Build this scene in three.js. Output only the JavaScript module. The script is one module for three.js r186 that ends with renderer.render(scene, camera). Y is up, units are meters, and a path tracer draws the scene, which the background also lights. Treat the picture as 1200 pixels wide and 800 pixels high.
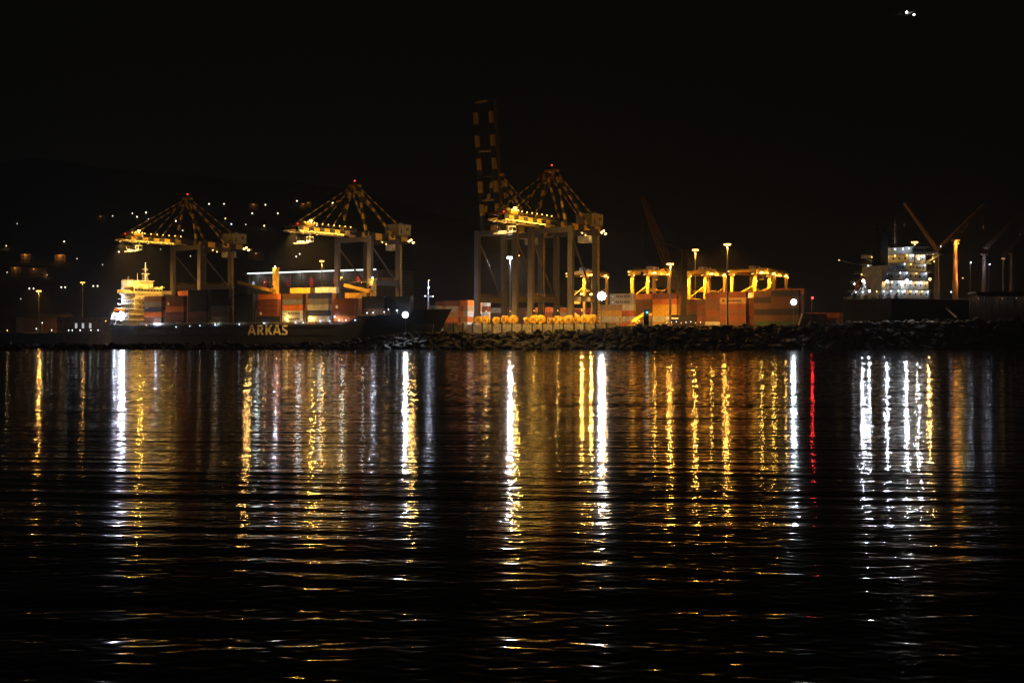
import * as THREE from 'three';
import { mergeGeometries, toCreasedNormals } from 'three/addons/utils/BufferGeometryUtils.js';
import { ImprovedNoise } from 'three/addons/math/ImprovedNoise.js';
import { TextGeometry } from 'three/addons/geometries/TextGeometry.js';
import { FontLoader } from 'three/addons/loaders/FontLoader.js';

// ------------------------------------------------------------------ camera, sky, exposure
const EYE = 6.9, FOCAL = 1500, HORIZON = 388;            // lens measured in pixels of the 1200 x 800 photograph
const scene = new THREE.Scene();
const camera = new THREE.PerspectiveCamera(2 * Math.atan(400 / FOCAL) * 180 / Math.PI, 1.5, 0.5, 9000);
camera.position.set(0, EYE, 0);
camera.rotation.x = -Math.atan((400 - HORIZON) / FOCAL);
scene.add(camera);
const renderer = new THREE.WebGLRenderer({ antialias: true });
renderer.toneMapping = THREE.LinearToneMapping;
renderer.toneMappingExposure = 1;
renderer.shadowMap.enabled = true;
{ // night sky: almost black, a little town glow low down all round
  const w = 64, h = 128, d = new Float32Array(w * h * 4);
  for (let j = 0; j < h; j++) for (let i = 0; i < w; i++) {
    const el = (j + 0.5) / h * 180 - 90, k = Math.exp(-Math.max(0, el) / 9);
    const o = (j * w + i) * 4;
    d[o] = 0.0008 + 0.0003 * k; d[o + 1] = 0.0008 + 0.00025 * k; d[o + 2] = 0.0006 + 0.0002 * k; d[o + 3] = 1;
  }
  const t = new THREE.DataTexture(d, w, h, THREE.RGBAFormat, THREE.FloatType);
  t.mapping = THREE.EquirectangularReflectionMapping; t.magFilter = t.minFilter = THREE.LinearFilter; t.needsUpdate = true;
  scene.background = t; scene.environment = t;
}

// ------------------------------------------------------------------ helpers
let seed = 7;
const rnd = () => { seed = (seed * 1664525 + 1013904223) >>> 0; return seed / 4294967296; };
const rr = (a, b) => a + (b - a) * rnd();
const noise = new ImprovedNoise();
const fbm = (x, y, z, n = 4) => { let s = 0, a = 0.5; for (let k = 0; k < n; k++) { s += a * noise.noise(x, y, z); x *= 2.03; y *= 2.03; z *= 2.03; a *= 0.5; } return s; };
const V = (x, y, z) => new THREE.Vector3(x, y, z);
// pixel of the photograph at depth Z -> world
const at = (px, py, Z) => V((px - 600) / FOCAL * Z, EYE + (HORIZON - py) / FOCAL * Z, -Z);
// the harbour's own frame: u along the quay (to the right and nearer), v towards the water
const TH = 32 * Math.PI / 180, CT = Math.cos(TH), ST = Math.sin(TH), C0 = [-164.8, 680], QY = 6;
const Q = (u, v, y = QY) => V(C0[0] + CT * u - ST * v, y, -(C0[1] - ST * u - CT * v));
const uAt = (px, v) => { const k = (px - 600) / FOCAL; return (k * (C0[1] - CT * v) - C0[0] + ST * v) / (CT + k * ST); };
const depthUV = (u, v) => C0[1] - ST * u - CT * v;
const yAt = (py, Z) => EYE + (HORIZON - py) / FOCAL * Z;
const QTURN = -TH;

const names = new Map();
function numbered(n) { const k = names.get(n) ?? -1; names.set(n, k + 1); return k < 0 ? n : n + '_' + String(k + 1).padStart(3, '0'); }
function thing(name, label, category, pos, turn = 0, group) {
  const o = new THREE.Group(); o.name = numbered(name); scene.add(o);
  if (pos) o.position.copy(pos); o.rotation.y = turn;
  o.userData = { label, category }; if (group) o.userData.group = group;
  return o;
}
function tag(o, label, category, group) { o.userData.label = label; o.userData.category = category; if (group) o.userData.group = group; return o; }

function boxUV(g, k = 0.1) {
  const p = g.attributes.position, n = g.attributes.normal, uv = new Float32Array(p.count * 2);
  for (let i = 0; i < p.count; i++) {
    const ax = Math.abs(n.getX(i)), ay = Math.abs(n.getY(i)), az = Math.abs(n.getZ(i));
    if (ay >= ax && ay >= az) { uv[2 * i] = p.getX(i) * k; uv[2 * i + 1] = p.getZ(i) * k; }
    else if (ax >= az) { uv[2 * i] = p.getZ(i) * k + 0.37; uv[2 * i + 1] = p.getY(i) * k; }
    else { uv[2 * i] = p.getX(i) * k; uv[2 * i + 1] = p.getY(i) * k; }
  }
  g.setAttribute('uv', new THREE.BufferAttribute(uv, 2));
  return g;
}
const WHITE = [1, 1, 1];
class MB {
  constructor() { this.g = []; }
  geo(g, m, col = WHITE) {
    g = g.index ? g.toNonIndexed() : g.clone();
    if (m) g.applyMatrix4(m);
    for (const a of Object.keys(g.attributes)) if (a !== 'position' && a !== 'normal') g.deleteAttribute(a);
    g.morphAttributes = {};
    const c = new Float32Array(g.attributes.position.count * 3);
    for (let i = 0; i < c.length; i += 3) { c[i] = col[0]; c[i + 1] = col[1]; c[i + 2] = col[2]; }
    g.setAttribute('color', new THREE.BufferAttribute(c, 3));
    this.g.push(g); return this;
  }
  box(cx, cy, cz, sx, sy, sz, col, ry = 0) {
    const m = new THREE.Matrix4().makeRotationY(ry).setPosition(cx, cy, cz);
    return this.geo(new THREE.BoxGeometry(sx, sy, sz), m, col);
  }
  bar(a, b, w, h, col) { // box from a to b, w across, h high
    const d = b.clone().sub(a), L = d.length();
    const q = new THREE.Matrix4(), z = d.normalize(), up = Math.abs(z.y) > 0.95 ? V(1, 0, 0) : V(0, 1, 0);
    const x = up.clone().cross(z).normalize(), y = z.clone().cross(x);
    q.makeBasis(x, y, z).setPosition(a.clone().add(b).multiplyScalar(0.5));
    return this.geo(new THREE.BoxGeometry(w, h, L), q, col);
  }
  cyl(a, b, r1, r2, n = 8, col) {
    const d = b.clone().sub(a), L = d.length();
    const m = new THREE.Matrix4().compose(a.clone().add(b).multiplyScalar(0.5), new THREE.Quaternion().setFromUnitVectors(V(0, 1, 0), d.normalize()), V(1, 1, 1));
    return this.geo(new THREE.CylinderGeometry(r2, r1, L, n), m, col);
  }
  stripes(a, b, w, h, n, c1, c2) { // a bar painted in n alternating bands
    for (let k = 0; k < n; k++) {
      const t0 = k / n, t1 = (k + 1) / n, e = k % 2 ? -0.008 : 0;
      this.bar(a.clone().lerp(b, t0), a.clone().lerp(b, t1), w + e, h + e, k % 2 ? c2 : c1);
    }
    return this;
  }
  build(name, mat, parent) {
    const g = boxUV(mergeGeometries(this.g)); this.g = [];
    const m = new THREE.Mesh(g, mat); m.name = name; m.castShadow = m.receiveShadow = true;
    (parent || scene).add(m); return m;
  }
}
const mb = () => new MB();

// ------------------------------------------------------------------ procedural textures and materials
function tex(n, f, srgb) {
  const d = new Uint8Array(n * n * 4);
  for (let j = 0; j < n; j++) for (let i = 0; i < n; i++) { const c = f(i / n, j / n), o = (j * n + i) * 4; d[o] = c[0] * 255; d[o + 1] = c[1] * 255; d[o + 2] = c[2] * 255; d[o + 3] = 255; }
  const t = new THREE.DataTexture(d, n, n); t.wrapS = t.wrapT = THREE.RepeatWrapping; t.magFilter = THREE.LinearFilter; t.minFilter = THREE.LinearMipmapLinearFilter; t.generateMipmaps = true;
  if (srgb) t.colorSpace = THREE.SRGBColorSpace; t.needsUpdate = true; return t;
}
const clamp = (x, a = 0, b = 1) => Math.max(a, Math.min(b, x));
const per = (x, y, s, n, z) => { // noise that tiles
  const c = (u, v) => fbm(u * s, v * s, z, n);
  const wx = x, wy = y;
  return (c(x, y) * (1 - wx) + c(x - 1, y) * wx) * (1 - wy) + (c(x, y - 1) * (1 - wx) + c(x - 1, y - 1) * wx) * wy;
};
const grime = tex(256, (x, y) => { // rust spots, scrapes and streaks on paint
  const a = per(x, y, 5, 5, 1.7), b = per(x, y, 17, 3, 8.1), s = per(x, y * 0.25, 22, 2, 4.4);
  const k = clamp(0.9 + a * 0.45 + b * 0.25 + s * 0.3, 0.35, 1), r = clamp((b + a - 0.34) * 5);
  return [k * (1 - 0.3 * r), k * (1 - 0.5 * r), k * (1 - 0.65 * r)];
}, true);
const concreteTex = tex(256, (x, y) => { const a = per(x, y, 6, 5, 3.3), b = per(x, y, 40, 2, 9.1), k = clamp(0.82 + a * 0.6 + b * 0.25, 0.3, 1); return [k, k * 0.98, k * 0.94]; }, true);
const rockTex = tex(256, (x, y) => { const a = per(x, y, 5, 6, 5.3), b = per(x, y, 30, 3, 2.2), k = clamp(0.75 + a * 0.9 + b * 0.4, 0.15, 1); return [k, k, k * 0.97]; }, true);
const std = (o) => new THREE.MeshStandardMaterial(o);
const paint = std({ vertexColors: true, map: grime, roughness: 0.55, metalness: 0.0, name: 'weathered paint' });
const matt = new THREE.MeshPhysicalMaterial({ vertexColors: true, map: grime, roughness: 0.9, specularIntensity: 0.25, name: 'matt black paint' });
const gloss = std({ vertexColors: true, map: grime, roughness: 0.35, name: 'gloss paint' });
const concrete = std({ vertexColors: true, map: concreteTex, bumpMap: concreteTex, bumpScale: 0.03, roughness: 0.9, name: 'concrete' });
const rockMat = std({ color: new THREE.Color().setRGB(0.027, 0.029, 0.031), map: rockTex, bumpMap: rockTex, bumpScale: 0.12, roughness: 0.75, name: 'wet rock' });
const glass = std({ color: new THREE.Color().setRGB(0.02, 0.025, 0.03), roughness: 0.08, name: 'dark window glass' });
const glowCache = new Map();
function glow(col, k) {
  const key = col.join() + '|' + k;
  if (!glowCache.has(key)) glowCache.set(key, std({ color: 0x222222, emissive: new THREE.Color().setRGB(...col), emissiveIntensity: k, roughness: 0.4, name: 'lamp glow' }));
  return glowCache.get(key);
}
// base colours (linear)
const YELLOW = [0.72, 0.42, 0.03], CRANEGREY = [0.065, 0.052, 0.05], BLACK = [0.012, 0.012, 0.013], DARK = [0.05, 0.05, 0.055], CREAM = [0.6, 0.48, 0.24], OFFWHITE = [0.72, 0.72, 0.7], GREY = [0.28, 0.28, 0.28], STEEL = [0.2, 0.2, 0.21];
// light colours
const SODIUM = [1, 0.44, 0.07], WARM = [1, 0.52, 0.13], YLAMP = [1, 0.54, 0.09], COOL = [0.82, 0.9, 1], BLUISH = [0.68, 0.78, 1], RED = [1, 0.03, 0.03];
const BULBS = 0.35;
const bulbGeo = new THREE.SphereGeometry(1, 8, 6);
const boxGeo = new THREE.BoxGeometry(1, 1, 1);
// a small bulb with the light set inside it
function bulb(parent, name, p, col, I, r = 0.23, k = 8) {
  const m = new THREE.Mesh(bulbGeo, glow(col, k)); m.name = name; m.position.copy(p); m.scale.setScalar(r); parent.add(m);
  parent.updateWorldMatrix(true, false); m.quaternion.copy(parent.getWorldQuaternion(new THREE.Quaternion()).invert()); I *= BULBS; // bulbs stand square to the world
  if (I > 0) { const l = new THREE.PointLight(new THREE.Color().setRGB(...col), I); l.position.copy(p); l.shadow.radius = r * 45; l.castShadow = true; l.name = 'light'; parent.add(l); }
  return m;
}
const floodGeo = {};
// a floodlight: dark housing, glowing face, and a spot light in front of the face; dir is in the parent's frame
function flood(parent, p, dir, w, h, col, I, k, halfAngle = 1.2, pen = 1) {
  const g = new THREE.Group(); g.name = 'floodlight'; g.position.copy(p); parent.add(g);
  const d = dir.clone().normalize();
  g.quaternion.setFromRotationMatrix(new THREE.Matrix4().lookAt(V(0, 0, 0), d.clone().negate(), V(0, 1, 0))); // local +z = dir
  if (!floodGeo.face) {
    const b = mb().cyl(V(0, 0, -0.5), V(0, 0, 0), 0.3, 0.52, 16, DARK).box(0, -0.1, -0.35, 0.16, 1.1, 0.16, DARK); floodGeo.housing = boxUV(mergeGeometries(b.g));
    floodGeo.face = new THREE.CylinderGeometry(0.49, 0.49, 0.08, 18).rotateX(Math.PI / 2);
  }
  const hs = new THREE.Mesh(floodGeo.housing, paint); hs.name = 'housing'; hs.scale.set(w, h, Math.min(w, h)); g.add(hs);
  const f = new THREE.Mesh(floodGeo.face, glow(col, k)); f.name = 'lamp_face'; f.position.z = 0.02; f.scale.set(w, h, 1); g.add(f);
  if (I > 0) {
    const s = new THREE.SpotLight(new THREE.Color().setRGB(...col), I, 0, halfAngle, pen); s.position.copy(p).addScaledVector(d, 0.25 + 0.02); s.target.position.copy(p).addScaledVector(d, 10);
    s.castShadow = true; s.shadow.radius = Math.min(w, h) * 20; s.name = 'light'; parent.add(s); parent.add(s.target); s.target.name = 'aim';
  }
  return g;
}
const font = await new FontLoader().loadAsync('fonts/droid/droid_sans_bold.typeface.json');
function lettering(parent, text, x0, x1, y0, h, z, mat) { // flat letters on a side that faces local +z
  const g = new TextGeometry(text, { font, size: 1, depth: 0.05, curveSegments: 4 });
  g.computeBoundingBox(); const b = g.boundingBox;
  g.translate(-b.min.x, -b.min.y, 0); g.scale((x1 - x0) / (b.max.x - b.min.x), h / (b.max.y - b.min.y), 0.4);
  g.translate(x0, y0, z);
  const m = new THREE.Mesh(g, mat); m.name = 'lettering'; parent.add(m); return m;
}

// ------------------------------------------------------------------ water
{
  // wind chop: a swell of about 3 m with long crests, and shorter ripples running more freely
  const waves = [];
  let s2 = 0;
  for (let k = 0; k < 60; k++) {
    const t = k / 59, L = 6.0 * Math.pow(0.26 / 6.0, t) * rr(0.92, 1.08);
    const spread = 0.05 + 0.95 * t * t, dir = 0.06 + (rnd() + rnd() + rnd() - 1.5) * spread * 1.3;
    const sl = 0.6 * Math.exp(-Math.pow((Math.log(L) - Math.log(2.4)) / 0.5, 2)) + 1.0 * Math.exp(-Math.pow((Math.log(L) - Math.log(0.5)) / 0.7, 2)) + 0.1;
    const K = 2 * Math.PI / L;
    waves.push([K * Math.sin(dir), K * Math.cos(dir), sl / K, rr(0, 6.283)]); s2 += sl * sl / 2;
  }
  for (let k = 0; k < 14; k++) { // longer, lower swell in groups
    const L = rr(6, 26), K = 2 * Math.PI / L, dir = 0.05 + rr(-0.16, 0.16); waves.push([K * Math.sin(dir), K * Math.cos(dir), 0.33 / K, rr(0, 6.283)]); s2 += 0.33 * 0.33 / 2;
  }
  const RMS = 0.036, norm = RMS / Math.sqrt(s2);
  for (const w of waves) w[2] *= norm;
  const zs = []; for (let Z = 21; Z < 560; Z *= Z < 130 ? 1.003 : 1.005) zs.push(Z);
  const tail = [640, 760, 1000, 1600, 3000, 6000];
  const cols = []; { const n = 600; for (let i = 0; i <= n; i++) cols.push((i / n * 2 - 1) * 0.46); for (const e of [0.55, 0.7, 1.0, 1.6]) { cols.push(e); cols.unshift(-e); } }
  const nz = zs.length + tail.length, nx = cols.length, pos = new Float32Array(nz * nx * 3), nor = new Float32Array(nz * nx * 3);
  for (let j = 0; j < nz; j++) {
    const Z = j < zs.length ? zs[j] : tail[j - zs.length], calm = j >= zs.length ? 0 : 1;
    for (let i = 0; i < nx; i++) {
      const x = cols[i] * Z, o = (j * nx + i) * 3; let y = 0, gx = 0, gz = 0;
      if (calm) {
        const gust = 1 + 0.9 * fbm(x * 0.012 + 3, Z * 0.05, 1.3, 4);
        for (const [kx, kz, a, ph] of waves) { const p = kx * x + kz * Z + ph, c = Math.cos(p) * a * gust; y += Math.sin(p) * a * gust; gx += kx * c; gz += kz * c; }
      }
      pos[o] = x; pos[o + 1] = y; pos[o + 2] = -Z;
      const l = Math.hypot(gx, 1, gz); nor[o] = -gx / l; nor[o + 1] = 1 / l; nor[o + 2] = gz / l;
    }
  }
  const idx = new Uint32Array((nz - 1) * (nx - 1) * 6); let q = 0;
  for (let j = 0; j < nz - 1; j++) for (let i = 0; i < nx - 1; i++) { const a = j * nx + i, b = a + 1, c = a + nx, d = c + 1; idx[q++] = a; idx[q++] = b; idx[q++] = d; idx[q++] = a; idx[q++] = d; idx[q++] = c; }
  const g = new THREE.BufferGeometry(); g.setAttribute('position', new THREE.BufferAttribute(pos, 3)); g.setAttribute('normal', new THREE.BufferAttribute(nor, 3)); g.setIndex(new THREE.BufferAttribute(idx, 1));
  const m = new THREE.Mesh(g, new THREE.MeshPhysicalMaterial({ color: new THREE.Color().setRGB(0.002, 0.003, 0.004), roughness: 0.06, ior: 1.333, name: 'sea water' }));
  m.name = 'water'; m.receiveShadow = true; m.userData = { kind: 'structure', label: 'dark harbour water with small wind waves' }; scene.add(m);
}

// ------------------------------------------------------------------ ground, quay, hillside
const structure = (o, label) => { o.userData.kind = 'structure'; if (label) o.userData.label = label; return o; };
{ // the terminal: one slab of land behind the quay edge
  const edge = 14.6, s = new THREE.Shape();
  const pts = [Q(-700, edge), Q(300, edge), Q(330, -20), Q(380, -140), Q(760, -420), Q(760, -900), Q(-700, -900)];
  s.moveTo(pts[0].x, -pts[0].z); pts.slice(1).forEach((p) => s.lineTo(p.x, -p.z));
  const g = new THREE.ExtrudeGeometry(s, { depth: QY + 3, bevelEnabled: false }); g.rotateX(-Math.PI / 2); g.translate(0, -3, 0);
  const m = mb().geo(g, null, [0.13, 0.125, 0.12]).build('quay', concrete);
  structure(m, 'concrete container terminal quay');
}
const hillY = (x, Z) => { // land rising behind the port, highest on the left
  const r = clamp((Z - 950) / 1500), side = 1 - 1 / (1 + Math.exp(-(x - 60) / 210));
  return 5 + side * (Math.pow(r, 0.9) * 320) + fbm(x * 0.003, Z * 0.003, 4.2, 4) * 60 * r * side;
};
{
  const nx = 90, nz = 50, pos = [], idx = [];
  for (let j = 0; j <= nz; j++) for (let i = 0; i <= nx; i++) { const Z = 930 + j * 40, x = -2400 + i * 40; pos.push(x, hillY(x, Z) - 0.5, -Z); }
  for (let j = 0; j < nz; j++) for (let i = 0; i < nx; i++) { const a = j * (nx + 1) + i, b = a + 1, c = a + nx + 1; idx.push(a, b, c + 1, a, c + 1, c); }
  const g = new THREE.BufferGeometry(); g.setAttribute('position', new THREE.Float32BufferAttribute(pos, 3)); g.setIndex(idx); g.computeVertexNormals();
  const m = mb().geo(g, null, [0.035, 0.04, 0.025]).build('hillside', concrete); structure(m, 'dark wooded hillside behind the port');
}
function onHill(px, py) { // where the line of sight meets the hillside
  for (let Z = 940; Z < 2900; Z += 4) { const p = at(px, py, Z); if (hillY(p.x, Z) >= p.y) return p.setY(hillY(p.x, Z)); }
  const p = at(px, py, 2300); return p.setY(hillY(p.x, 2300));
}

// ------------------------------------------------------------------ breakwater of armour stone
const BZ = 492;
const crestPx = [[-200, 402], [0, 402.5], [130, 403], [360, 402.5], [410, 399], [470, 391], [490, 388.5], [560, 390], [640, 388.5], [700, 386], [730, 382], [930, 381], [960, 378.5], [1000, 376.5], [1200, 373], [1500, 372]];
const crestPy = (px) => { for (let k = 1; k < crestPx.length; k++) if (px <= crestPx[k][0]) { const [a, b] = [crestPx[k - 1], crestPx[k]]; return a[1] + (b[1] - a[1]) * (px - a[0]) / (b[0] - a[0]); } return 372; };
const crestY = (x) => { const Z = BZ + 14; return yAt(crestPy(600 + x / Z * FOCAL), Z); };
{
  const mound = new THREE.Group(); mound.name = 'breakwater'; scene.add(mound); structure(mound, 'long low breakwater of dark armour stones');
  const x0 = -300, x1 = 320, n = 310, prof = [[-3, -1.5], [0.6, 0.15], [5, 0.5], [10, 0.86], [13, 0.95], [22, 0.95], [24, 0.5], [27, -0.4]], pos = [], idx = [];
  for (let i = 0; i <= n; i++) { const x = x0 + (x1 - x0) * i / n, h = crestY(x); prof.forEach(([dz, k]) => pos.push(x, k < 0 ? k * 2 : Math.max(0.1, k * h - 0.35 + 0.3 * fbm(x * 0.4, dz * 0.4, 2, 2)), -(BZ + dz))); }
  const w = prof.length; for (let i = 0; i < n; i++) for (let j = 0; j < w - 1; j++) { const a = i * w + j, b = a + 1, c = a + w, d = c + 1; idx.push(a, c, d, a, d, b); }
  const g = new THREE.BufferGeometry(); g.setAttribute('position', new THREE.Float32BufferAttribute(pos, 3)); g.setIndex(idx); g.computeVertexNormals(); boxUV(g, 0.2);
  const core = new THREE.Mesh(g, rockMat); core.name = 'core'; mound.add(core);
  const rocks = []; // eight stone shapes
  for (let k = 0; k < 8; k++) {
    const s = new THREE.IcosahedronGeometry(1, 1), p = s.attributes.position;
    for (let i = 0; i < p.count; i++) {
      const v = V().fromBufferAttribute(p, i), d = 1 + 0.75 * noise.noise(v.x * 1.1 + k * 9, v.y * 1.1, v.z * 1.1) + 0.35 * noise.noise(v.x * 2.6, v.y * 2.6 + k * 5, v.z * 2.6);
      v.multiplyScalar(d); v.y *= 0.72; p.setXYZ(i, v.x, v.y, v.z);
    }
    s.deleteAttribute('normal'); s.deleteAttribute('uv'); s.computeVertexNormals(); boxUV(s, 0.35); rocks.push(s);
  }
  const place = [];
  for (let x = -214; x < 216;) {
    const h = crestY(x), rows = Math.max(2, Math.round(h / 1.15));
    for (let r = 0; r <= rows; r++) {
      const t = (r + rr(-0.3, 0.3)) / rows, R = rr(0.8, 2.3) * (r === rows ? 0.8 : 1);
      const dz = -0.2 + 12 * t, y = Math.max(0.05, t * h * 0.97 - 0.15 + rr(-0.25, 0.1) - (r === rows ? 0.35 : 0));
      place.push([x + rr(-0.9, 0.9), y, BZ + dz, R, rr(0, 6.28), rr(-0.5, 0.5), (rnd() * 8) | 0, rr(0.75, 1.35)]);
    }
    x += rr(1.7, 2.7);
  }
  // the 300 that show largest are single stones: those near the lamps, large ones first
  const lampX = [at(145, 0, BZ).x, at(475, 0, BZ).x, at(705, 0, BZ).x, at(930, 0, BZ).x, at(990, 0, BZ).x];
  const score = (p) => p[3] * (1 + 2 * Math.exp(-Math.min(...lampX.map((l) => Math.abs(l - p[0]))) / 14)) + p[1] * 0.05;
  place.sort((a, b) => score(b) - score(a));
  const dummy = new THREE.Object3D(), set = (o, p) => { o.position.set(p[0], p[1], -p[2]); o.rotation.set(p[5], p[4], p[5] * 0.7); o.scale.set(p[3] * p[7], p[3], p[3]); };
  place.slice(0, 290).forEach((p, i) => { const m = new THREE.Mesh(rocks[p[6]], rockMat); m.name = i ? 'stone_' + String(i).padStart(3, '0') : 'stone'; set(m, p); m.castShadow = m.receiveShadow = true; mound.add(m); });
  const rest = place.slice(290);
  for (let k = 0; k < 8; k++) {
    const mine = rest.filter((p) => p[6] === k), im = new THREE.InstancedMesh(rocks[k], rockMat, mine.length);
    im.name = 'small_stones'; im.userData.kind = 'stuff';
    mine.forEach((p, i) => { set(dummy, p); dummy.updateMatrix(); im.setMatrixAt(i, dummy.matrix); }); mound.add(im);
  }
}

// ------------------------------------------------------------------ ship-to-shore gantry cranes
const RAILW = 11.2, RAILL = -11.2, HALF = 10, BOOM = 45, APEX = 70;
const camSide = 1; // local +z is the water side, local +x runs along the quay towards the breakwater
function stsCrane(u, label, { raised = false, portal = 15, lit = true, portalLamps = false, trolleyAt = 48, dim = 1, down = 6500 } = {}) {
  const t = thing('gantry_crane', label, 'crane', Q(u, 0), QTURN);
  const G = CRANEGREY;
  for (const x of [-HALF, HALF]) for (const z of [RAILW, RAILL]) {
    mb().bar(V(x, 4.2, z), V(x, BOOM + 1, z * 0.98), 1.9, 2.3, G).bar(V(x, 4.2, z), V(x, 9, z), 2.2, 2.7, G).build('leg', paint, t);
    const b = mb();
    for (const s of [-4, -1.4, 1.4, 4]) b.box(x + s, 1.3, z, 2.1, 1.2, 1.0, G).cyl(V(x + s - 0.6, 0.5, z - 0.3), V(x + s - 0.6, 0.5, z + 0.3), 0.48, 0.48, 10, DARK).cyl(V(x + s + 0.6, 0.5, z - 0.3), V(x + s + 0.6, 0.5, z + 0.3), 0.48, 0.48, 10, DARK);
    b.box(x - 2.7, 2.4, z, 4.4, 0.9, 1.1, G).box(x + 2.7, 2.4, z, 4.4, 0.9, 1.1, G).box(x, 3.4, z, 6.4, 1.2, 1.2, G).build('bogie', paint, t);
  }
  for (const z of [RAILW, RAILL]) {
    mb().box(0, 5.3, z, 2 * HALF - 2.2, 2.4, 1.8, G).build('sill_beam', paint, t);
    mb().box(0, BOOM - 0.5, z * 0.98, 2 * HALF - 1.9, 2.2, 1.8, G).build('upper_beam', paint, t);
  }
  for (const x of [-HALF, HALF]) {
    mb().box(x, portal, 0, 1.7, 2.4, RAILW - RAILL - 2.4, G).build('portal_beam', paint, t);
    mb().cyl(V(x, BOOM - 4, RAILW - 1.5), V(x, portal + 1.5, RAILL + 2.5), 0.42, 0.42, 8, G).build('brace', paint, t);
    const r = mb(); // hand rail on the portal beam
    for (let k = 0; k <= 8; k++) r.box(x + 0.7, portal + 1.75, RAILL + 2 + k * 2.3, 0.07, 1.1, 0.07, YELLOW);
    r.box(x + 0.7, portal + 2.3, 0, 0.07, 0.07, 18.6, YELLOW).build('hand_rail', paint, t);
  }
  // trolley girders on the land side, to the hinge just over the water
  const hinge = RAILW + 4.5, GX = 4;
  for (const x of [-GX, GX]) mb().stripes(V(x, BOOM + 1.9, -31), V(x, BOOM + 1.9, hinge - 0.2), 1.2, 2.6, 9, BLACK, YELLOW).build('girder', paint, t);
  // boom
  const boom = new THREE.Group(); boom.name = 'boom'; boom.position.set(0, BOOM + 1.9, hinge); t.add(boom);
  if (raised) boom.rotation.x = -83 * Math.PI / 180;
  const BL = raised ? 55 : 40;
  for (const x of [-GX, GX]) mb().stripes(V(x, 0.1, 0), V(x, 0.1, BL), raised ? 1.3 : 1.2, raised ? 1.9 : 1.7, 11, BLACK, YELLOW).build('boom_girder', paint, boom);
  for (let k = 0; k < 6; k++) mb().box(0, 0.1, 1 + k * (BL - 1.5) / 5, 2 * GX - 1.2, 1.0, 0.8, k % 2 ? YELLOW : BLACK).build('cross_tie', paint, boom);
  const w = mb().box(GX + 1.15, 1.0, BL / 2, 1.0, 0.12, BL, STEEL); // walkway outside the near girder
  for (let k = 0; k <= 16; k++) w.box(GX + 1.6, 1.6, 0.3 + k * (BL - 0.6) / 16, 0.07, 1.1, 0.07, YELLOW);
  w.box(GX + 1.6, 2.15, BL / 2, 0.08, 0.08, BL, YELLOW).build('walkway', paint, boom);
  if (!raised) for (const x of [-GX, GX]) mb().box(x + 0.75, -1.0, BL / 2, 0.5, 0.55, BL, [0.5, 0.42, 0.2]).build('added_edge_strip', paint, boom);  // pale strip added so the boom's lit lower edge reads as one bright line
  if (!raised) {
    const n = 9;
    for (let k = 0; k < n; k++) { // lamps along the boom's walkway, shining on the girder
      const z = 5 + (BL - 8) * k / (n - 1);
      const h = mb().bar(V(GX + 1.6, 2.0, z), V(GX + 2.1, 2.9, z), 0.1, 0.1, DARK).build('lamp_bracket', paint, boom);
      bulb(boom, 'walkway_lamp', V(GX + 2.1, 2.75, z), YLAMP, 40 * (k > n * 0.3 ? 1 : 0.4) * dim, 0.22, 7);
      if (k > 0) { bulb(boom, 'unseen_girder_lamp', V(GX + 1.9, -1.5, z + 1.2), YLAMP, 240 * dim, 0.16, 6); mb().bar(V(GX + 0.5, -0.9, z + 1.2), V(GX + 1.9, -1.3, z + 1.2), 0.08, 0.08, DARK).build('lamp_bracket', paint, boom); }  // lower row: unseen lamps, placed to light the girder's bottom edge
    }
  }
  if (!raised) for (const z of [20, 30, 38]) flood(boom, V(-1.5, -1.4, z), V(0.15, -1, -0.3), 1.1, 1.1, WARM, z > 35 ? down * 2.4 : down * 0.7, 10, 1.15, 1);  // unseen boom floods, placed to light the ship's near side and the quay
  bulb(boom, 'warning_lamp', V(GX, 2.0, BL - 0.4), RED, 8, 0.24, 6);
  // A-frame and stays, painted in bands
  const ap = V(0, APEX, RAILW - 1);
  for (const s of [-1, 1]) {
    const a = V(s * 2.2, APEX, RAILW - 1);
    mb().stripes(V(s * 8, BOOM + 1.2, RAILW), a, 1.1, 1.1, 9, BLACK, YELLOW).build('mast_leg', paint, t);
    mb().stripes(V(s * 7, BOOM + 1.6, RAILL), a.clone().add(V(0, -1, 0)), 0.9, 0.9, 13, BLACK, YELLOW).build('mast_leg', paint, t);
    mb().stripes(V(s * GX, BOOM + 3.2, -29), a, 0.5, 0.5, 17, BLACK, YELLOW).build('backstay', paint, t);
    if (!raised) {
      mb().stripes(V(s * GX, BOOM + 3.2, hinge + BL * 0.9), a, 0.55, 0.55, 19, BLACK, YELLOW).build('forestay', paint, t);
      mb().stripes(V(s * GX, BOOM + 3.2, hinge + BL * 0.42), a, 0.55, 0.55, 11, BLACK, YELLOW).build('forestay', paint, t);
    } else {
      mb().stripes(V(s * GX, BOOM + 24, hinge + 1), a, 0.4, 0.4, 3, BLACK, YELLOW).build('forestay', paint, t);
      mb().cyl(V(s * 1.5, BOOM + 46, hinge + 5), V(s * 1.5, APEX + 0.5, RAILW - 1), 0.12, 0.12, 5, DARK).build('hoist_rope', paint, t);
    }
  }
  mb().box(0, APEX + 0.2, RAILW - 1, 6, 1.2, 2.2, YELLOW).box(0, APEX + 1.1, RAILW - 1, 1.4, 0.7, 1.2, DARK).cyl(V(0, APEX + 1.4, RAILW - 1), V(0, APEX + 2.6, RAILW - 1), 0.1, 0.1, 6, DARK).build('apex_platform', paint, t);
  bulb(t, 'warning_lamp', V(0, APEX + 2.7, RAILW - 1), RED, 40, 0.24, 12);
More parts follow.
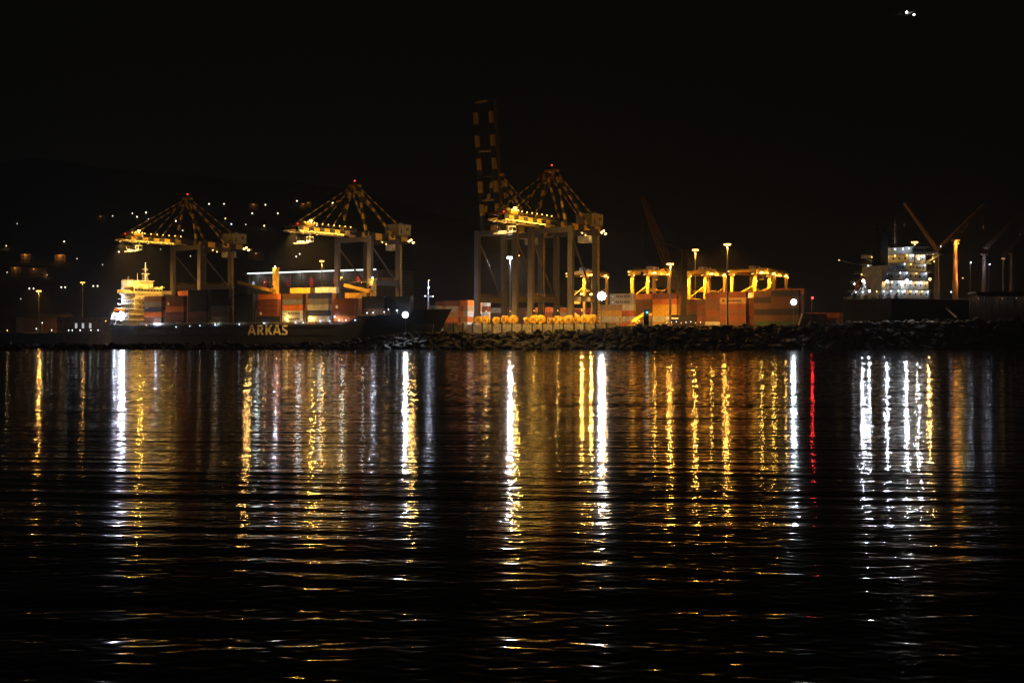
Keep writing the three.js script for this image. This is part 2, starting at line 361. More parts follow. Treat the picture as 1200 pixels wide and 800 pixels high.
  // machinery house and electrical room
  const mh = mb().box(0, BOOM + 6.3, -24, 8.6, 5.2, 10, [0.6, 0.5, 0.22]).build('machinery_house', paint, t);
  mb().box(0, BOOM + 9.05, -24, 9, 0.3, 10.6, GREY).box(3, BOOM + 9.6, -22, 1.6, 0.8, 1.6, GREY).box(-2, BOOM + 9.6, -26, 1.2, 0.8, 2.2, GREY).build('roof', paint, mh);
  mb().box(4.33, BOOM + 5.4, -21, 0.06, 2.1, 1.1, DARK).build('door', paint, mh); mb().box(4.33, BOOM + 6.8, -26, 0.06, 1.0, 2.2, DARK).build('louvre', paint, mh);
  const er = mb().box(1, BOOM - 2.4, -19, 6, 3.4, 5, OFFWHITE).build('electrical_room', paint, t);
  const st = mb(); for (let k = 0; k < 4; k++) st.box(4.6, BOOM - 4 + k * 1.1, -21.5 + k * 1.4, 1, 0.12, 1.6, STEEL); st.box(4.6, BOOM - 4.3, -18, 1.2, 0.12, 8, STEEL).box(5.1, BOOM - 3.2, -18, 0.06, 0.06, 8, YELLOW); st.build('stairway', paint, er);
  mb().box(0, BOOM + 0.2, -31.5, 9.4, 0.25, 3.4, STEEL).box(0, BOOM + 1.2, -33.1, 9.4, 0.08, 0.08, YELLOW).box(4.6, BOOM + 0.7, -31.5, 0.08, 1.0, 3.2, YELLOW).build('rear_platform', paint, t);
  if (lit) {
    flood(t, V(5.0, BOOM + 0.9, -26.5), V(0.9, -0.6, 0.1), 1.5, 1.1, WARM, 420 * dim, 14, 1.2);
    flood(t, V(5.0, BOOM + 0.4, -30.0), V(0.85, -0.7, 0.1), 1.5, 1.1, WARM, 420 * dim, 14, 1.2);
    flood(t, V(5.0, BOOM + 1.6, -28.2), V(0.8, -0.5, 0.3), 1.2, 0.9, WARM, 260 * dim, 14, 1.2);
    bulb(t, 'work_lamp', V(5.3, BOOM - 0.4, -16), WARM, 120 * dim, 0.24, 8);
    bulb(t, 'work_lamp', V(HALF + 1.2, BOOM - 1.6, RAILW - 8), WARM, 120 * dim, 0.24, 10);
    bulb(t, 'work_lamp', V(HALF + 1.2, BOOM - 2.3, RAILW - 11), WARM, 140 * dim, 0.24, 10);
    const em = mb().box(HALF + 0.7, BOOM - 1.3, RAILW - 9.5, 0.5, 0.2, 6, DARK).box(HALF + 0.2, BOOM - 0.9, RAILW - 9.5, 1.2, 0.9, 0.4, DARK).build('lamp_bar', paint, t);
  }
  // lift shaft with ladder cage on the landward leg
  const lf = mb().box(HALF + 1.35, 24, RAILL, 0.7, 38, 1.2, [0.5, 0.34, 0.08]); for (let k = 0; k < 26; k++) lf.box(HALF + 1.74, 6.2 + k * 1.45, RAILL, 0.1, 0.5, 0.9, DARK);
  lf.build('lift_shaft', paint, t);
  // trolley with the driver's cab below it
  if (!raised) {
    const tr = mb().box(0, BOOM + 4.0, trolleyAt, 10.4, 1.2, 5.5, YELLOW).box(0, BOOM + 5.2, trolleyAt, 5, 1.4, 3, GREY).build('trolley', paint, t);
    const cab = mb().box(2.2, BOOM - 2.4, trolleyAt - 3, 2.2, 2.5, 2.6, OFFWHITE).box(2.2, BOOM + 0.4, trolleyAt - 3, 0.4, 3, 0.4, STEEL).build('driver_cab', paint, t);
    mb().box(2.2, BOOM - 2.3, trolleyAt - 1.68, 1.9, 1.5, 0.06, WHITE).box(3.33, BOOM - 2.3, trolleyAt - 3, 0.06, 1.4, 2.2, WHITE).build('window', glass, cab);
    for (const k of [-2.2, 0, 2.2]) bulb(t, 'trolley_lamp', V(5.6, BOOM + 4.9, trolleyAt + k), YLAMP, 120 * dim, 0.24, 14);
    flood(t, V(5.5, BOOM + 5.8, trolleyAt), V(0.75, -0.3, 0.6), 1.6, 0.8, YLAMP, 220 * dim, 12, 1.35);
    for (const sx of [-2.4, 2.4]) for (const sz of [-1, 1]) mb().cyl(V(sx, BOOM - 3.4, trolleyAt + sz), V(sx, BOOM + 3.6, trolleyAt + sz), 0.05, 0.05, 4, DARK).build('hoist_rope', paint, t);
    mb().box(0, BOOM - 4.2, trolleyAt, 9, 0.5, 1.2, DARK).box(0, BOOM - 3.6, trolleyAt, 4, 0.6, 1.6, DARK).build('spreader', paint, t);
  }
  if (portalLamps) for (const z of [4, -4.5]) {
    flood(t, V(HALF + 1.35, portal + 2.1, z), V(0.8, -1, 0.3), 1.5, 1.2, YLAMP, 2600, 10, 1.25);
    mb().cyl(V(HALF + 0.6, portal + 1.2, z), V(HALF + 0.9, portal + 2.0, z), 0.1, 0.1, 6, DARK).build('lamp_bracket', paint, t);
  }
  return t;
}
stsCrane(0, 'ship-to-shore crane with lowered boom over the container ship\'s bridge end', { portal: 24, dim: 0.8, down: 9000 });
stsCrane(112, 'ship-to-shore crane with lowered boom in front of the strip-lit warehouse', { portal: 24, down: 9500 });
stsCrane(193, 'ship-to-shore crane with its striped boom raised upright', { raised: true, lit: false });
stsCrane(221, 'ship-to-shore crane with lowered boom and two portal lamps beside the raised-boom crane', { portalLamps: true, trolleyAt: 49, dim: 1.2, down: 3600 });

// ------------------------------------------------------------------ shipping containers
const CL = 12.19, CW = 2.44, CH = 2.6;
const contGeo = (() => { // ribbed sides, frame and doors in one body
  const b = mb(), body = new THREE.Shape(); const n = 22, d = 0.07;
  body.moveTo(-CL / 2 + 0.1, -CW / 2 + d);
  const P = (CL - 0.2) / n;
  for (let k = 0; k < n; k++) { const x = -CL / 2 + 0.1 + k * P; body.lineTo(x + P * 0.25, -CW / 2 + d); body.lineTo(x + P * 0.45, -CW / 2 + 0.012); body.lineTo(x + P * 0.75, -CW / 2 + 0.012); body.lineTo(x + P * 0.95, -CW / 2 + d); }
  for (let k = n - 1; k >= 0; k--) { const x = -CL / 2 + 0.1 + k * P; body.lineTo(x + P * 0.95, CW / 2 - d); body.lineTo(x + P * 0.75, CW / 2 - 0.012); body.lineTo(x + P * 0.45, CW / 2 - 0.012); body.lineTo(x + P * 0.25, CW / 2 - d); }
  const g = new THREE.ExtrudeGeometry(body, { depth: CH - 0.25, bevelEnabled: false }); g.rotateX(-Math.PI / 2); b.geo(g, new THREE.Matrix4().makeTranslation(0, 0.12, 0));
  for (const sx of [-1, 1]) for (const sz of [-1, 1]) b.box(sx * (CL / 2 - 0.08), CH / 2 - 0.01, sz * (CW / 2 - 0.08), 0.16, CH - 0.03, 0.16);
  for (const sz of [-1, 1]) for (const y of [0.08, CH - 0.1]) b.box(0, y, sz * (CW / 2 - 0.05), CL - 0.33, 0.14, 0.1);
  for (const sx of [-1, 1]) { for (const y of [0.09, CH - 0.11]) b.box(sx * (CL / 2 - 0.06), y, 0, 0.1, 0.13, CW - 0.33); for (const z of [-0.7, -0.3, 0.3, 0.7]) b.box(sx * (CL / 2 - 0.07), CH / 2, z, 0.06, CH - 0.4, 0.05, [0.6, 0.6, 0.6]); }
  return boxUV(mergeGeometries(b.g));
})();
const contColors = {
  'rust red': [0.2, 0.05, 0.02], 'bright orange': [0.62, 0.17, 0.02], 'dark blue': [0.02, 0.035, 0.11], 'slate grey': [0.17, 0.175, 0.19], 'pale grey': [0.5, 0.5, 0.48], 'brown': [0.14, 0.06, 0.035],
  'dark green': [0.03, 0.09, 0.055], 'white': [0.68, 0.68, 0.65], 'yellow': [0.7, 0.42, 0.05], 'near-black blue': [0.012, 0.016, 0.03], 'pink-red': [0.5, 0.08, 0.05], 'tan': [0.42, 0.28, 0.14],
};
const contMats = {}; for (const [k, c] of Object.entries(contColors)) contMats[k] = std({ color: new THREE.Color().setRGB(...c), map: grime, vertexColors: true, roughness: 0.6, name: k + ' container paint' });
const COL = { r: 'rust red', o: 'bright orange', b: 'dark blue', s: 'slate grey', p: 'pale grey', n: 'brown', g: 'dark green', w: 'white', y: 'yellow', k: 'near-black blue', i: 'pink-red', t: 'tan' };
const blackInk = std({ color: new THREE.Color().setRGB(0.02, 0.02, 0.03), roughness: 0.6, name: 'dark lettering' }), blueInk = std({ color: new THREE.Color().setRGB(0.1, 0.35, 0.55), roughness: 0.6, name: 'blue emblem' }), whiteInk = std({ color: new THREE.Color().setRGB(0.7, 0.7, 0.68), roughness: 0.6, name: 'white lettering' });
const NUM = ['one', 'two', 'three', 'four', 'five', 'six', 'seven', 'eight', 'nine', 'ten', 'eleven'];
const ORD = ['lowest', 'second', 'third', 'fourth', 'fifth', 'sixth', 'seventh', 'eighth'];
const starShape = (() => { const s = new THREE.Shape(); for (let k = 0; k < 14; k++) { const a = k * Math.PI / 7 + Math.PI / 2, r = k % 2 ? 0.38 : 0.82; k ? s.lineTo(Math.cos(a) * r, Math.sin(a) * r) : s.moveTo(Math.cos(a) * r, Math.sin(a) * r); } return new THREE.ExtrudeGeometry(s, { depth: 0.02, bevelEnabled: false }); })();
function container(c, pos, turn, label, group, mark) {
  let o;
  const mesh = new THREE.Mesh(contGeo, contMats[COL[c]]); mesh.castShadow = mesh.receiveShadow = true;
  if (!mark) { o = mesh; o.name = numbered('shipping_container'); scene.add(o); o.position.copy(pos); o.rotation.y = turn; tag(o, label, 'container', group); return o; }
  o = thing('shipping_container', label, 'container', pos, turn, group); mesh.name = 'body'; o.add(mesh);
  if (mark === 'MAERSK') {
    lettering(o, mark, -2.6, 4.6, 0.75, 1.15, CW / 2 + 0.005, blackInk);
    const q = mb().box(-4.4, CH / 2, CW / 2 + 0.03, 1.9, 1.9, 0.04, WHITE).build('emblem', blueInk, o);
    const s = new THREE.Mesh(starShape, whiteInk); s.name = 'star'; s.position.set(-4.4, CH / 2, CW / 2 + 0.06); q.add(s);
  } else if (mark === 'emblem') { // a mark too small to read in the photograph
    const q = mb().box(-4.2, CH / 2, CW / 2 + 0.03, 1.3, 1.3, 0.04, WHITE).build('emblem', mark === 'emblem' ? whiteInk : blackInk, o);
  } else if (mark === 'stripe') {
    mb().box(0.5, CH / 2, CW / 2 + 0.03, 7.4, 0.55, 0.04, WHITE).build('painted_band', blackInk, o); mb().box(-4.4, CH / 2, CW / 2 + 0.03, 1.1, 1.1, 0.04, WHITE).build('emblem', blackInk, o);
  }
  return o;
}
// one stack on the quay: left end at pixel px, at distance v from the quay rails; colours from the ground up
function stack(px, v, cols, where, { turn = 0, marks = {}, base = QY } = {}) {
  const u = uAt(px, v) + CL / 2;
  [...cols].forEach((c, k) => { if (c === '.') return; container(c, Q(u, v, base + k * CH), QTURN + turn, `${COL[c]} container, ${ORD[k]} in the yard stack ${where}`, 'containers stacked in the yard', marks[k]); });
}

// ------------------------------------------------------------------ container ship
const SHIP_U = -19, SHIP_V = 31.4, SB = 16;               // stern, centre line, half beam
const shipX = (px, z = SB) => uAt(px, SHIP_V + z) - SHIP_U;   // photograph's column -> station along the ship, for something z off the centre line
const shipY = (px, py, z = SB) => yAt(py, depthUV(uAt(px, SHIP_V + z), SHIP_V + z));
function hullGeo(L, B, topY, rakeTop, bowLen, sternB) {
  const nx = 60, ny = 9, pos = [], idx = [];
  const grid = (side) => {
    const off = pos.length / 3;
    for (let i = 0; i <= nx; i++) {
      const s = i / nx, top = topY(s * L);
      for (let j = 0; j <= ny; j++) {
        const y = -1.5 + (top + 1.5) * j / ny, f = clamp((y + 1.5) / 18);
        const x = s * (L - rakeTop + rakeTop * f), k = clamp((1 - s) / bowLen), a = clamp(s / 0.1);
        const bow = Math.pow(k, 0.95 - 0.45 * f), aft = sternB + (1 - sternB) * Math.pow(a, 0.6) * (0.5 + 0.5 * f) + (1 - sternB) * (0.5 - 0.5 * f) * a;
        pos.push(x, y, side * (B * Math.min(1, bow) * Math.min(1, aft) + 0.02));
      }
    }
    for (let i = 0; i < nx; i++) for (let j = 0; j < ny; j++) { const p = off + i * (ny + 1) + j, q = p + ny + 1; side > 0 ? idx.push(p, q, q + 1, p, q + 1, p + 1) : idx.push(p, q + 1, q, p, p + 1, q + 1); }
    return off;
  };
  const a = grid(1), b = grid(-1);
  for (let i = 0; i < nx; i++) { const p = a + i * (ny + 1) + ny, q = b + i * (ny + 1) + ny, p2 = p + ny + 1, q2 = q + ny + 1; idx.push(p, p2, q2, p, q2, q); } // deck
  for (let j = 0; j < ny; j++) idx.push(a + j, a + j + 1, b + j + 1, a + j, b + j + 1, b + j); // transom
  const g = new THREE.BufferGeometry(); g.setAttribute('position', new THREE.Float32BufferAttribute(pos, 3)); g.setIndex(idx);
  return toCreasedNormals(g, 0.5);
}
{
  const L = 202, ship = thing('container_ship', 'dark-hulled container ship with large pale letters on its side, moored under the cranes', 'ship', Q(SHIP_U, SHIP_V, 0), QTURN);
  const NAVY = [0.016, 0.022, 0.042];
  const top = (x) => x < 159 ? 10 : x < 164 ? 10 + (x - 159) / 5 * 3.6 : x < 185 ? 13.6 + (x - 164) * 0.03 : x < 190 ? 14.2 + (x - 185) / 5 * 1.9 : 16.1 + (x - 190) * 0.04;
  const hull = mb().geo(hullGeo(L, SB, top, 11, 0.15, 0.8), null, NAVY).build('hull', gloss, ship);
  // rubbing strakes and plate seams
  const sk = mb(); for (const y of [5.2, 8.9]) sk.box(84, y, SB + 0.06, 130, 0.16, 0.1, NAVY); for (let k = 0; k < 14; k++) sk.box(26 + k * 9, 4.5, SB + 0.03, 0.12, 8.4, 0.05, NAVY); sk.build('rubbing_strake', gloss, hull);
  lettering(ship, 'ARKAS', shipX(290), shipX(337), shipY(313, 393), 4.9, SB + 0.04, std({ color: new THREE.Color().setRGB(0.85, 0.76, 0.45), roughness: 0.6, name: 'hull lettering' }));
  // hatch coamings and lashing bridges
  mb().box(92, 10.55, 0, 136, 1.1, 30.6, [0.1, 0.06, 0.05]).build('hatch_coaming', paint, ship);
  for (let k = 0; k <= 8; k++) { const b = mb(), x = 40.7 + 15.2 * k; for (const z of [-15.2, -7.5, 0, 7.5, 15.2]) b.box(x, 13.7, z, 0.5, 7.4, 0.3, [0.14, 0.12, 0.1]); for (const y of [13.9, 16.6]) b.box(x, y, 0, 0.7, 0.2, 31, [0.14, 0.12, 0.1]); b.build('lashing_bridge', paint, ship); }
  // rail along the deck edge
  const rl = mb(); for (let k = 0; k < 60; k++) rl.box(22 + k * 2, 10.5, SB - 0.15, 0.06, 1, 0.06, OFFWHITE); for (const y of [10.6, 11.0]) rl.box(81, y, SB - 0.15, 120, 0.05, 0.05, OFFWHITE); rl.build('deck_rail', paint, ship);
  // accommodation block with the bridge on top
  const AX0 = 3.5, AX1 = 13, H = CREAM;
  const acc = mb().box((AX0 + AX1) / 2, 14, 0, AX1 - AX0, 8, 26, H).box((AX0 + AX1) / 2, 20.5, -1, AX1 - AX0 - 0.6, 5.2, 20, H).box((AX0 + AX1) / 2, 24.6, -1, AX1 - AX0 - 0.6, 3.2, 19, H);
  for (const y of [12.6, 15.3, 18.0, 20.7, 23.4]) acc.box((AX0 + AX1) / 2 - 0.3, y, 0, AX1 - AX0 + 1.1, 0.18, y < 18.1 ? 27.4 : 21.6, OFFWHITE);
  const accM = acc.build('accommodation_block', paint, ship);
  const bridge = mb().box(9.4, 27.7, 0, 7, 3.2, 19, H).box(10.2, 26.3, 0, 4, 0.5, 32.6, H).box(10.2, 27.2, 13.6, 4, 1.4, 5.2, H).box(10.2, 27.2, -13.6, 4, 1.4, 5.2, H).box(9.4, 29.5, 0, 8, 0.4, 21, H).build('bridge', paint, ship);
  const wp = mb(); for (const s of [-1, 1]) wp.bar(V(10.2, 23.6, s * 9.6), V(10.2, 26.1, s * 15), 1.6, 0.5, H); wp.build('wing_bracket', paint, bridge);
  for (let k = 0; k < 9; k++) mb().box(12.93, 28.0, -8.2 + k * 2.05, 0.08, 1.2, 1.6, WHITE).build('window', glass, bridge);
  for (let r = 0; r < 4; r++) for (let k = 0; k < 5; k++) mb().box(8.3, 13.9 + r * 2.7, 0, 0.9, 0.9, 0.9, WHITE).build('window', glass, accM).position.set(r < 2 ? -3.4 + k * 1.7 : -3.2 + k * 1.6, 0, r < 2 ? 12.6 : 8.62);
  for (let r = 0; r < 3; r++) for (let k = 0; k < 7; k++) mb().box(AX1 - 0.28, 18.9 + r * 2.4, -7.6 + k * 2.2, 0.12, 0.8, 0.8, WHITE).build('window', glass, accM);
  mb().box(9, 31.2, 0, 4.5, 2.6, 9, H).box(9, 32.7, 0, 5.4, 0.25, 10, OFFWHITE).build('wheelhouse_top', paint, bridge);
  const mast = mb().cyl(V(8.5, 32.8, -2), V(8.5, 41.5, -2), 0.5, 0.22, 8, OFFWHITE).box(8.5, 36.5, -2, 0.5, 0.3, 5, OFFWHITE).box(8.5, 38.8, -2, 0.4, 0.3, 3.6, OFFWHITE).box(8.8, 37.2, -2, 0.4, 0.5, 3, DARK).build('radar_mast', paint, ship);
  bulb(mast, 'mast_lamp', V(8.5, 42, -2), COOL, 0, 0.24, 3); bulb(mast, 'mast_lamp', V(9.2, 35.6, -2.2), WARM, 40, 0.24, 8);
  for (let k = 0; k < 6; k++) mb().cyl(V(8 + (k % 2) * 2, 32.9, -4 + k * 1.7), V(8 + (k % 2) * 2, 34.6 + (k % 3), -4 + k * 1.7), 0.07, 0.05, 5, OFFWHITE).build('aerial', paint, ship);
  // funnel with a pale round badge, aft
  const fn = mb().box(4.8, 25.5, 6.2, 4.4, 15, 5, [0.4, 0.45, 0.55]).box(4.8, 33.2, 6.2, 3.6, 0.8, 4.2, DARK).cyl(V(4.2, 33, 5.6), V(4.2, 35, 5.6), 0.5, 0.5, 10, DARK).cyl(V(5.6, 33, 6.8), V(5.6, 34.6, 6.8), 0.4, 0.4, 10, DARK).build('funnel', paint, ship);
  mb().cyl(V(4.8, 30.2, 8.7), V(4.8, 30.2, 8.76), 1.7, 1.7, 20, [0.35, 0.5, 0.8]).build('funnel_badge', paint, fn);
  // aft deck: stairs, rails, lifeboat, stores crane, ensign staff
  const ad = mb(); for (const y of [11.1, 13.8, 16.5]) { ad.box(2.2, y, 13.4, 5, 0.06, 0.06, OFFWHITE); for (let k = 0; k < 5; k++) ad.box(0.2 + k, y - 0.5, 13.4, 0.06, 1, 0.06, OFFWHITE); } ad.bar(V(0.6, 10.1, 14.4), V(3.4, 13, 14.4), 0.9, 0.15, OFFWHITE).bar(V(1.0, 13, 14.0), V(3.6, 16, 14.0), 0.9, 0.15, OFFWHITE); ad.bar(V(-1, 10, 10), V(4, 21, 9), 0.25, 0.25, OFFWHITE); ad.build('aft_stairs', paint, ship);
  const lb = new THREE.CapsuleGeometry(1.2, 4.4, 6, 12); lb.rotateZ(Math.PI / 2); mb().geo(lb, new THREE.Matrix4().makeTranslation(7.5, 17.2, 14.6), [0.65, 0.2, 0.03]).build('lifeboat', gloss, ship);
  mb().box(5.4, 18.9, 14.3, 0.3, 0.3, 2.6, OFFWHITE).box(9.6, 18.9, 14.3, 0.3, 0.3, 2.6, OFFWHITE).box(5.4, 16.9, 13.1, 0.35, 4.2, 0.35, OFFWHITE).box(9.6, 16.9, 13.1, 0.35, 4.2, 0.35, OFFWHITE).build('boat_davit', paint, ship);
  // the very bright flood at the stern, turned towards the sea
  { const m = mb().cyl(V(11, 10, 15.4), V(11, 16.2, 15.4), 0.14, 0.1, 8, OFFWHITE).build('lamp_post', paint, ship); const toSea = V(0.75, -0.03, 0.66);
    for (let k = 0; k < 10; k++) { const a = k * 2.1, r = k < 3 ? 0.62 : 1.75; flood(ship, V(11 + Math.cos(a + (k > 2 ? 0.9 * (k - 3) - a : 0)) * r, 14.6 + Math.sin(a + (k > 2 ? 0.9 * (k - 3) - a : 0)) * r, 15.9), toSea, 1.05, 1.05, BLUISH, k ? 0 : 15000, 25, 1.2, 1); }  // only one casts light; the other faces are added to widen its glare
    mb().box(11, 14.6, 15.5, 4.6, 0.12, 0.12, OFFWHITE).box(11, 14.6, 15.5, 0.12, 4.6, 0.12, OFFWHITE).build('lamp_frame', paint, ship);
    bulb(ship, 'deck_lamp', V(4.2, 15.6, 14.6), BLUISH, 2300, 0.24, 10); bulb(ship, 'deck_lamp', V(3.0, 21, 11.2), BLUISH, 900, 0.2, 6); bulb(ship, 'deck_lamp', V(2.6, 26, 9.6), BLUISH, 240, 0.2, 4); }  // unseen deck lamps, placed to spill bluish light over the superstructure
  // unseen lamps off the bridge front, placed to light its fore side
  for (const z of [-7, 1, 9]) { bulb(ship, 'bridge_lamp', V(15.2, 29.9, z), [1, 0.6, 0.11], 420, 0.22, 6); mb().bar(V(13.2, 29.7, z), V(15.2, 30.2, z), 0.12, 0.12, DARK).build('lamp_bracket', paint, bridge); }
  bulb(ship, 'bridge_lamp', V(14.6, 21, 11), [1, 0.6, 0.11], 260, 0.22, 4);
  // lamps strung along the deck edge
  for (const [px, py, I, k, c] of [[171, 381, 10, 4, WARM], [182, 380, 420, 8, BLUISH], [206, 383, 12, 5, COOL], [222, 382, 8, 3, COOL], [234, 381.5, 10, 4, COOL], [252, 380.5, 90, 10, [0.8, 1, 0.92]], [280, 380, 14, 5, COOL], [309, 378.5, 14, 5, COOL], [336, 373, 150, 10, WARM], [346, 378, 14, 5, COOL], [355, 378, 14, 5, COOL], [364, 373, 220, 12, WARM], [375, 376, 14, 5, COOL], [386, 376, 14, 5, COOL], [392, 371, 60, 9, BLUISH], [397, 375, 50, 8, COOL], [405, 375, 14, 5, COOL], [416, 375, 14, 5, COOL], [430, 366.5, 24, 6, COOL], [437, 366.3, 14, 5, COOL], [450, 365.5, 10, 4, COOL], [455, 362.5, 8, 4, COOL], [465, 363.5, 60, 9, COOL]]) {
    const z = SB + 0.15, x = shipX(px, z), y = shipY(px, py, z);
    bulb(ship, 'deck_lamp', V(x, y, z), c, I * 2, k > 8 ? 0.24 : 0.2, k);
    mb().bar(V(x, y - 1.3, SB - 0.35), V(x, y + 0.3, SB - 0.3), 0.1, 0.1, OFFWHITE).bar(V(x, y + 0.3, SB - 0.3), V(x, y + 0.25, z), 0.08, 0.08, OFFWHITE).build('lamp_bracket', paint, ship);
  }
  // yellow deck cranes with lowered jibs
  for (const [px, pyTop, pyFoot, tipPx, tipPy, I] of [[323, 315, 342, 279, 331, 260], [437, 328, 343, 404, 334, 60]]) {
    const z = 6, x = shipX(px, z), yt = shipY(px, pyTop, z), yf = shipY(px, pyFoot, z), c = new THREE.Group(); c.name = 'deck_crane'; ship.add(c);
    mb().cyl(V(x, 10.4, z), V(x, yf - 1, z), 1.25, 1.25, 14, YELLOW).build('pedestal', paint, c);
    mb().box(x, (yt + yf) / 2 - 0.4, z, 2.1, yt - yf + 1.2, 2.2, YELLOW).box(x, yt + 0.4, z, 2.8, 0.5, 2.4, YELLOW).build('tower', paint, c);
    const tx = shipX(tipPx, z), ty = shipY(tipPx, tipPy, z), tip = V(tx, ty, z + 0.2), foot = V(x - 1, yf + 0.4, z + 0.2), j = mb();
    for (const s of [-0.9, 0.9]) j.bar(foot.clone().add(V(0, 0, s)), tip.clone().add(V(0, 0, s * 0.45)), 0.5, 1.3, YELLOW);
    for (let k = 1; k < 8; k++) j.box(foot.x + (tip.x - foot.x) * k / 8, foot.y + (tip.y - foot.y) * k / 8, z + 0.2, 0.3, 0.5, 1.7, YELLOW);
    j.build('jib', paint, c);
    mb().cyl(V(x - 1, yt + 0.3, z), V(tx + 1, ty + 0.6, z), 0.08, 0.08, 5, DARK).build('luffing_rope', paint, c);
    mb().box(x + 0.2, yf + 2.2, z + 1.8, 1.6, 2, 1.6, YELLOW).build('cab', paint, c); mb().box(x + 0.2, yf + 2.5, z + 2.62, 1.3, 1.1, 0.06, WHITE).build('window', glass, c);
    bulb(c, 'crane_lamp', V(x + 1.0, yt + 1.1, z + 1.6), BLUISH, 1100, 0.24, 10);
    bulb(c, 'crane_lamp', V(x - 3, yf + 4.5, z + 4.5), WARM, I, 0.15, 4); mb().bar(V(x, yf + 4.5, z + 1), V(x - 3, yf + 4.7, z + 4.5), 0.12, 0.12, YELLOW).build('lamp_bracket', paint, c);
  }
  // forecastle: bulwark, windlass, mast with lamps
  mb().box(194, 17.0, 0, 2.4, 1.8, 5, STEEL).cyl(V(192.6, 17.2, -3), V(192.6, 17.2, 3), 0.8, 0.8, 12, STEEL).build('windlass', paint, ship);
  const fm = mb().cyl(V(189.5, 16, 0), V(189.5, 29, 0), 0.4, 0.2, 8, [0.4, 0.42, 0.6]).box(189.5, 22.2, 0, 0.3, 0.3, 6, [0.4, 0.42, 0.6]).build('foremast', paint, ship);
  bulb(ship, 'mast_lamp', V(190.0, 29.3, 0), WARM, 20, 0.22, 5); bulb(ship, 'mast_lamp', V(190.2, 26.2, 0.4), BLUISH, 1100, 0.24, 10);
  bulb(ship, 'mast_lamp', V(190.0, 22.3, 2.9), BLUISH, 60, 0.22, 7); bulb(ship, 'mast_lamp', V(190.0, 22.3, -2.9), BLUISH, 60, 0.22, 7);

  // containers on deck: eleven bays, colours from the deck up
  const cols = ['nobsn', 'nrorn', 'nrkkkk', 'nnskkk', 'kkkkk', 'krrro', 'wwosn', 'pbpsb', 'orrr', 'nkk', 'kkk'];
  const mark = { '1,3': 'emblem', '6,0': 'MAERSK', '6,1': 'MAERSK', '8,2': 'emblem', '5,1': 'emblem' };
  cols.forEach((s, bay) => [...s].forEach((c, k) => {
    const x = bay < 9 ? 33.1 + 15.2 * bay : bay < 10 ? 169.4 : 181.7, base = bay > 8 ? 14.4 : 11.15, zz = bay < 9 ? SB - 1.7 : bay < 10 ? 12.4 : 9.6;
    container(c, Q(SHIP_U + x, SHIP_V + zz, base + k * (CH + 0.02)), QTURN, `${COL[c]} container on the ship, ${ORD[k]} in stack ${NUM[bay]} from the bridge`, 'containers stacked on the ship', mark[bay + ',' + k]);
  }));
  // a few standing higher farther across the deck, catching the quay lamps
  [[1, -3, 5, 'o'], [6, -2, 5, 'y'], [7, -2, 5, 'w'], [8, -3, 4, 'y']].forEach(([bay, row, n, c]) => {
    for (let k = 0; k <= n; k++) container(k === n ? c : 'n', Q(SHIP_U + 33.1 + 15.2 * bay, SHIP_V + SB - 1.7 + row * 2.6, 11.15 + k * (CH + 0.02)), QTURN, `${COL[k === n ? c : 'n']} container on the ship, ${ORD[k]} in the inner stack ${NUM[bay]} from the bridge`, 'containers stacked on the ship');
  });
}

// ------------------------------------------------------------------ lamp posts on the breakwater
function breakwaterLamp(px, py, label, I, R) {
  const Z = BZ + 15, top = at(px, py, Z), x = top.x, gy = crestY(x) * 0.92 - 0.4;
  const t = thing('lamp_post', label, 'lamp post', V(x, gy, -Z));
  const h = top.y - gy;
  mb().cyl(V(0, 0, 0), V(0, h - 0.5, 0), 0.16, 0.1, 8, STEEL).box(0, 0.3, 0, 0.9, 0.6, 0.9, GREY).box(0, h - 0.55, 0.1, 2.4, 0.12, 0.12, STEEL).build('pole', paint, t);
  for (let k = 0; k < 9; k++) { const a = k * 0.785, r = k ? R * 0.72 : 0; flood(t, V(Math.cos(a) * r, h + 0.4 + Math.sin(a) * r, 0.55), V(0, 0, 1), R * (k ? 0.54 : 0.9), R * (k ? 0.54 : 0.9), COOL, k ? 0 : I, 10, 1.0, 1); }  // outer ring of glowing faces added to imitate glare around the lamp
  mb().cyl(V(0, h - 0.6, 0.1), V(0, h + 0.4 + R, 0.1), 0.1, 0.08, 7, STEEL).box(0, h + 0.4, 0.15, R * 1.5, 0.1, 0.1, STEEL).build('lamp_frame', paint, t);
  return t;
}
breakwaterLamp(475, 370, 'white floodlight on a post in front of the ship\'s bow', 3300, 1.3);
breakwaterLamp(705, 348, 'brightest white floodlight on a post beside the drums and yard stacks', 6500, 1.8);
breakwaterLamp(930, 355, 'white floodlight on a post beside the red beacon', 2800, 1.25);
for (const [px0, px1, py0, py1, label] of [[477, 507, 379, 391.5, 'concrete steps lit beside the floodlight at the ship\'s bow'], [936, 972, 367, 384, 'concrete steps lit beside the floodlight near the red beacon']]) {
  const Z = BZ + 12, a = at(px0, py1, Z), b = at(px1, py0, Z), t = thing('concrete_steps', label, 'steps', V((a.x + b.x) / 2, a.y - 1.5, -Z)), n = 5, w = b.x - a.x;
  for (let k = 0; k < n; k++) { const h = (b.y - a.y) / n; mb().box(0.3 * k, 1.5 + (k + 0.5) * h, -k * 1.1 - 0.6, w - k * 0.6, h - 0.12, 2.6, [0.4, 0.4, 0.4]).build('step', concrete, t); }
  mb().box(0, 0.7, -3, w, 1.6, 6, [0.3, 0.3, 0.3]).build('base', concrete, t);
}
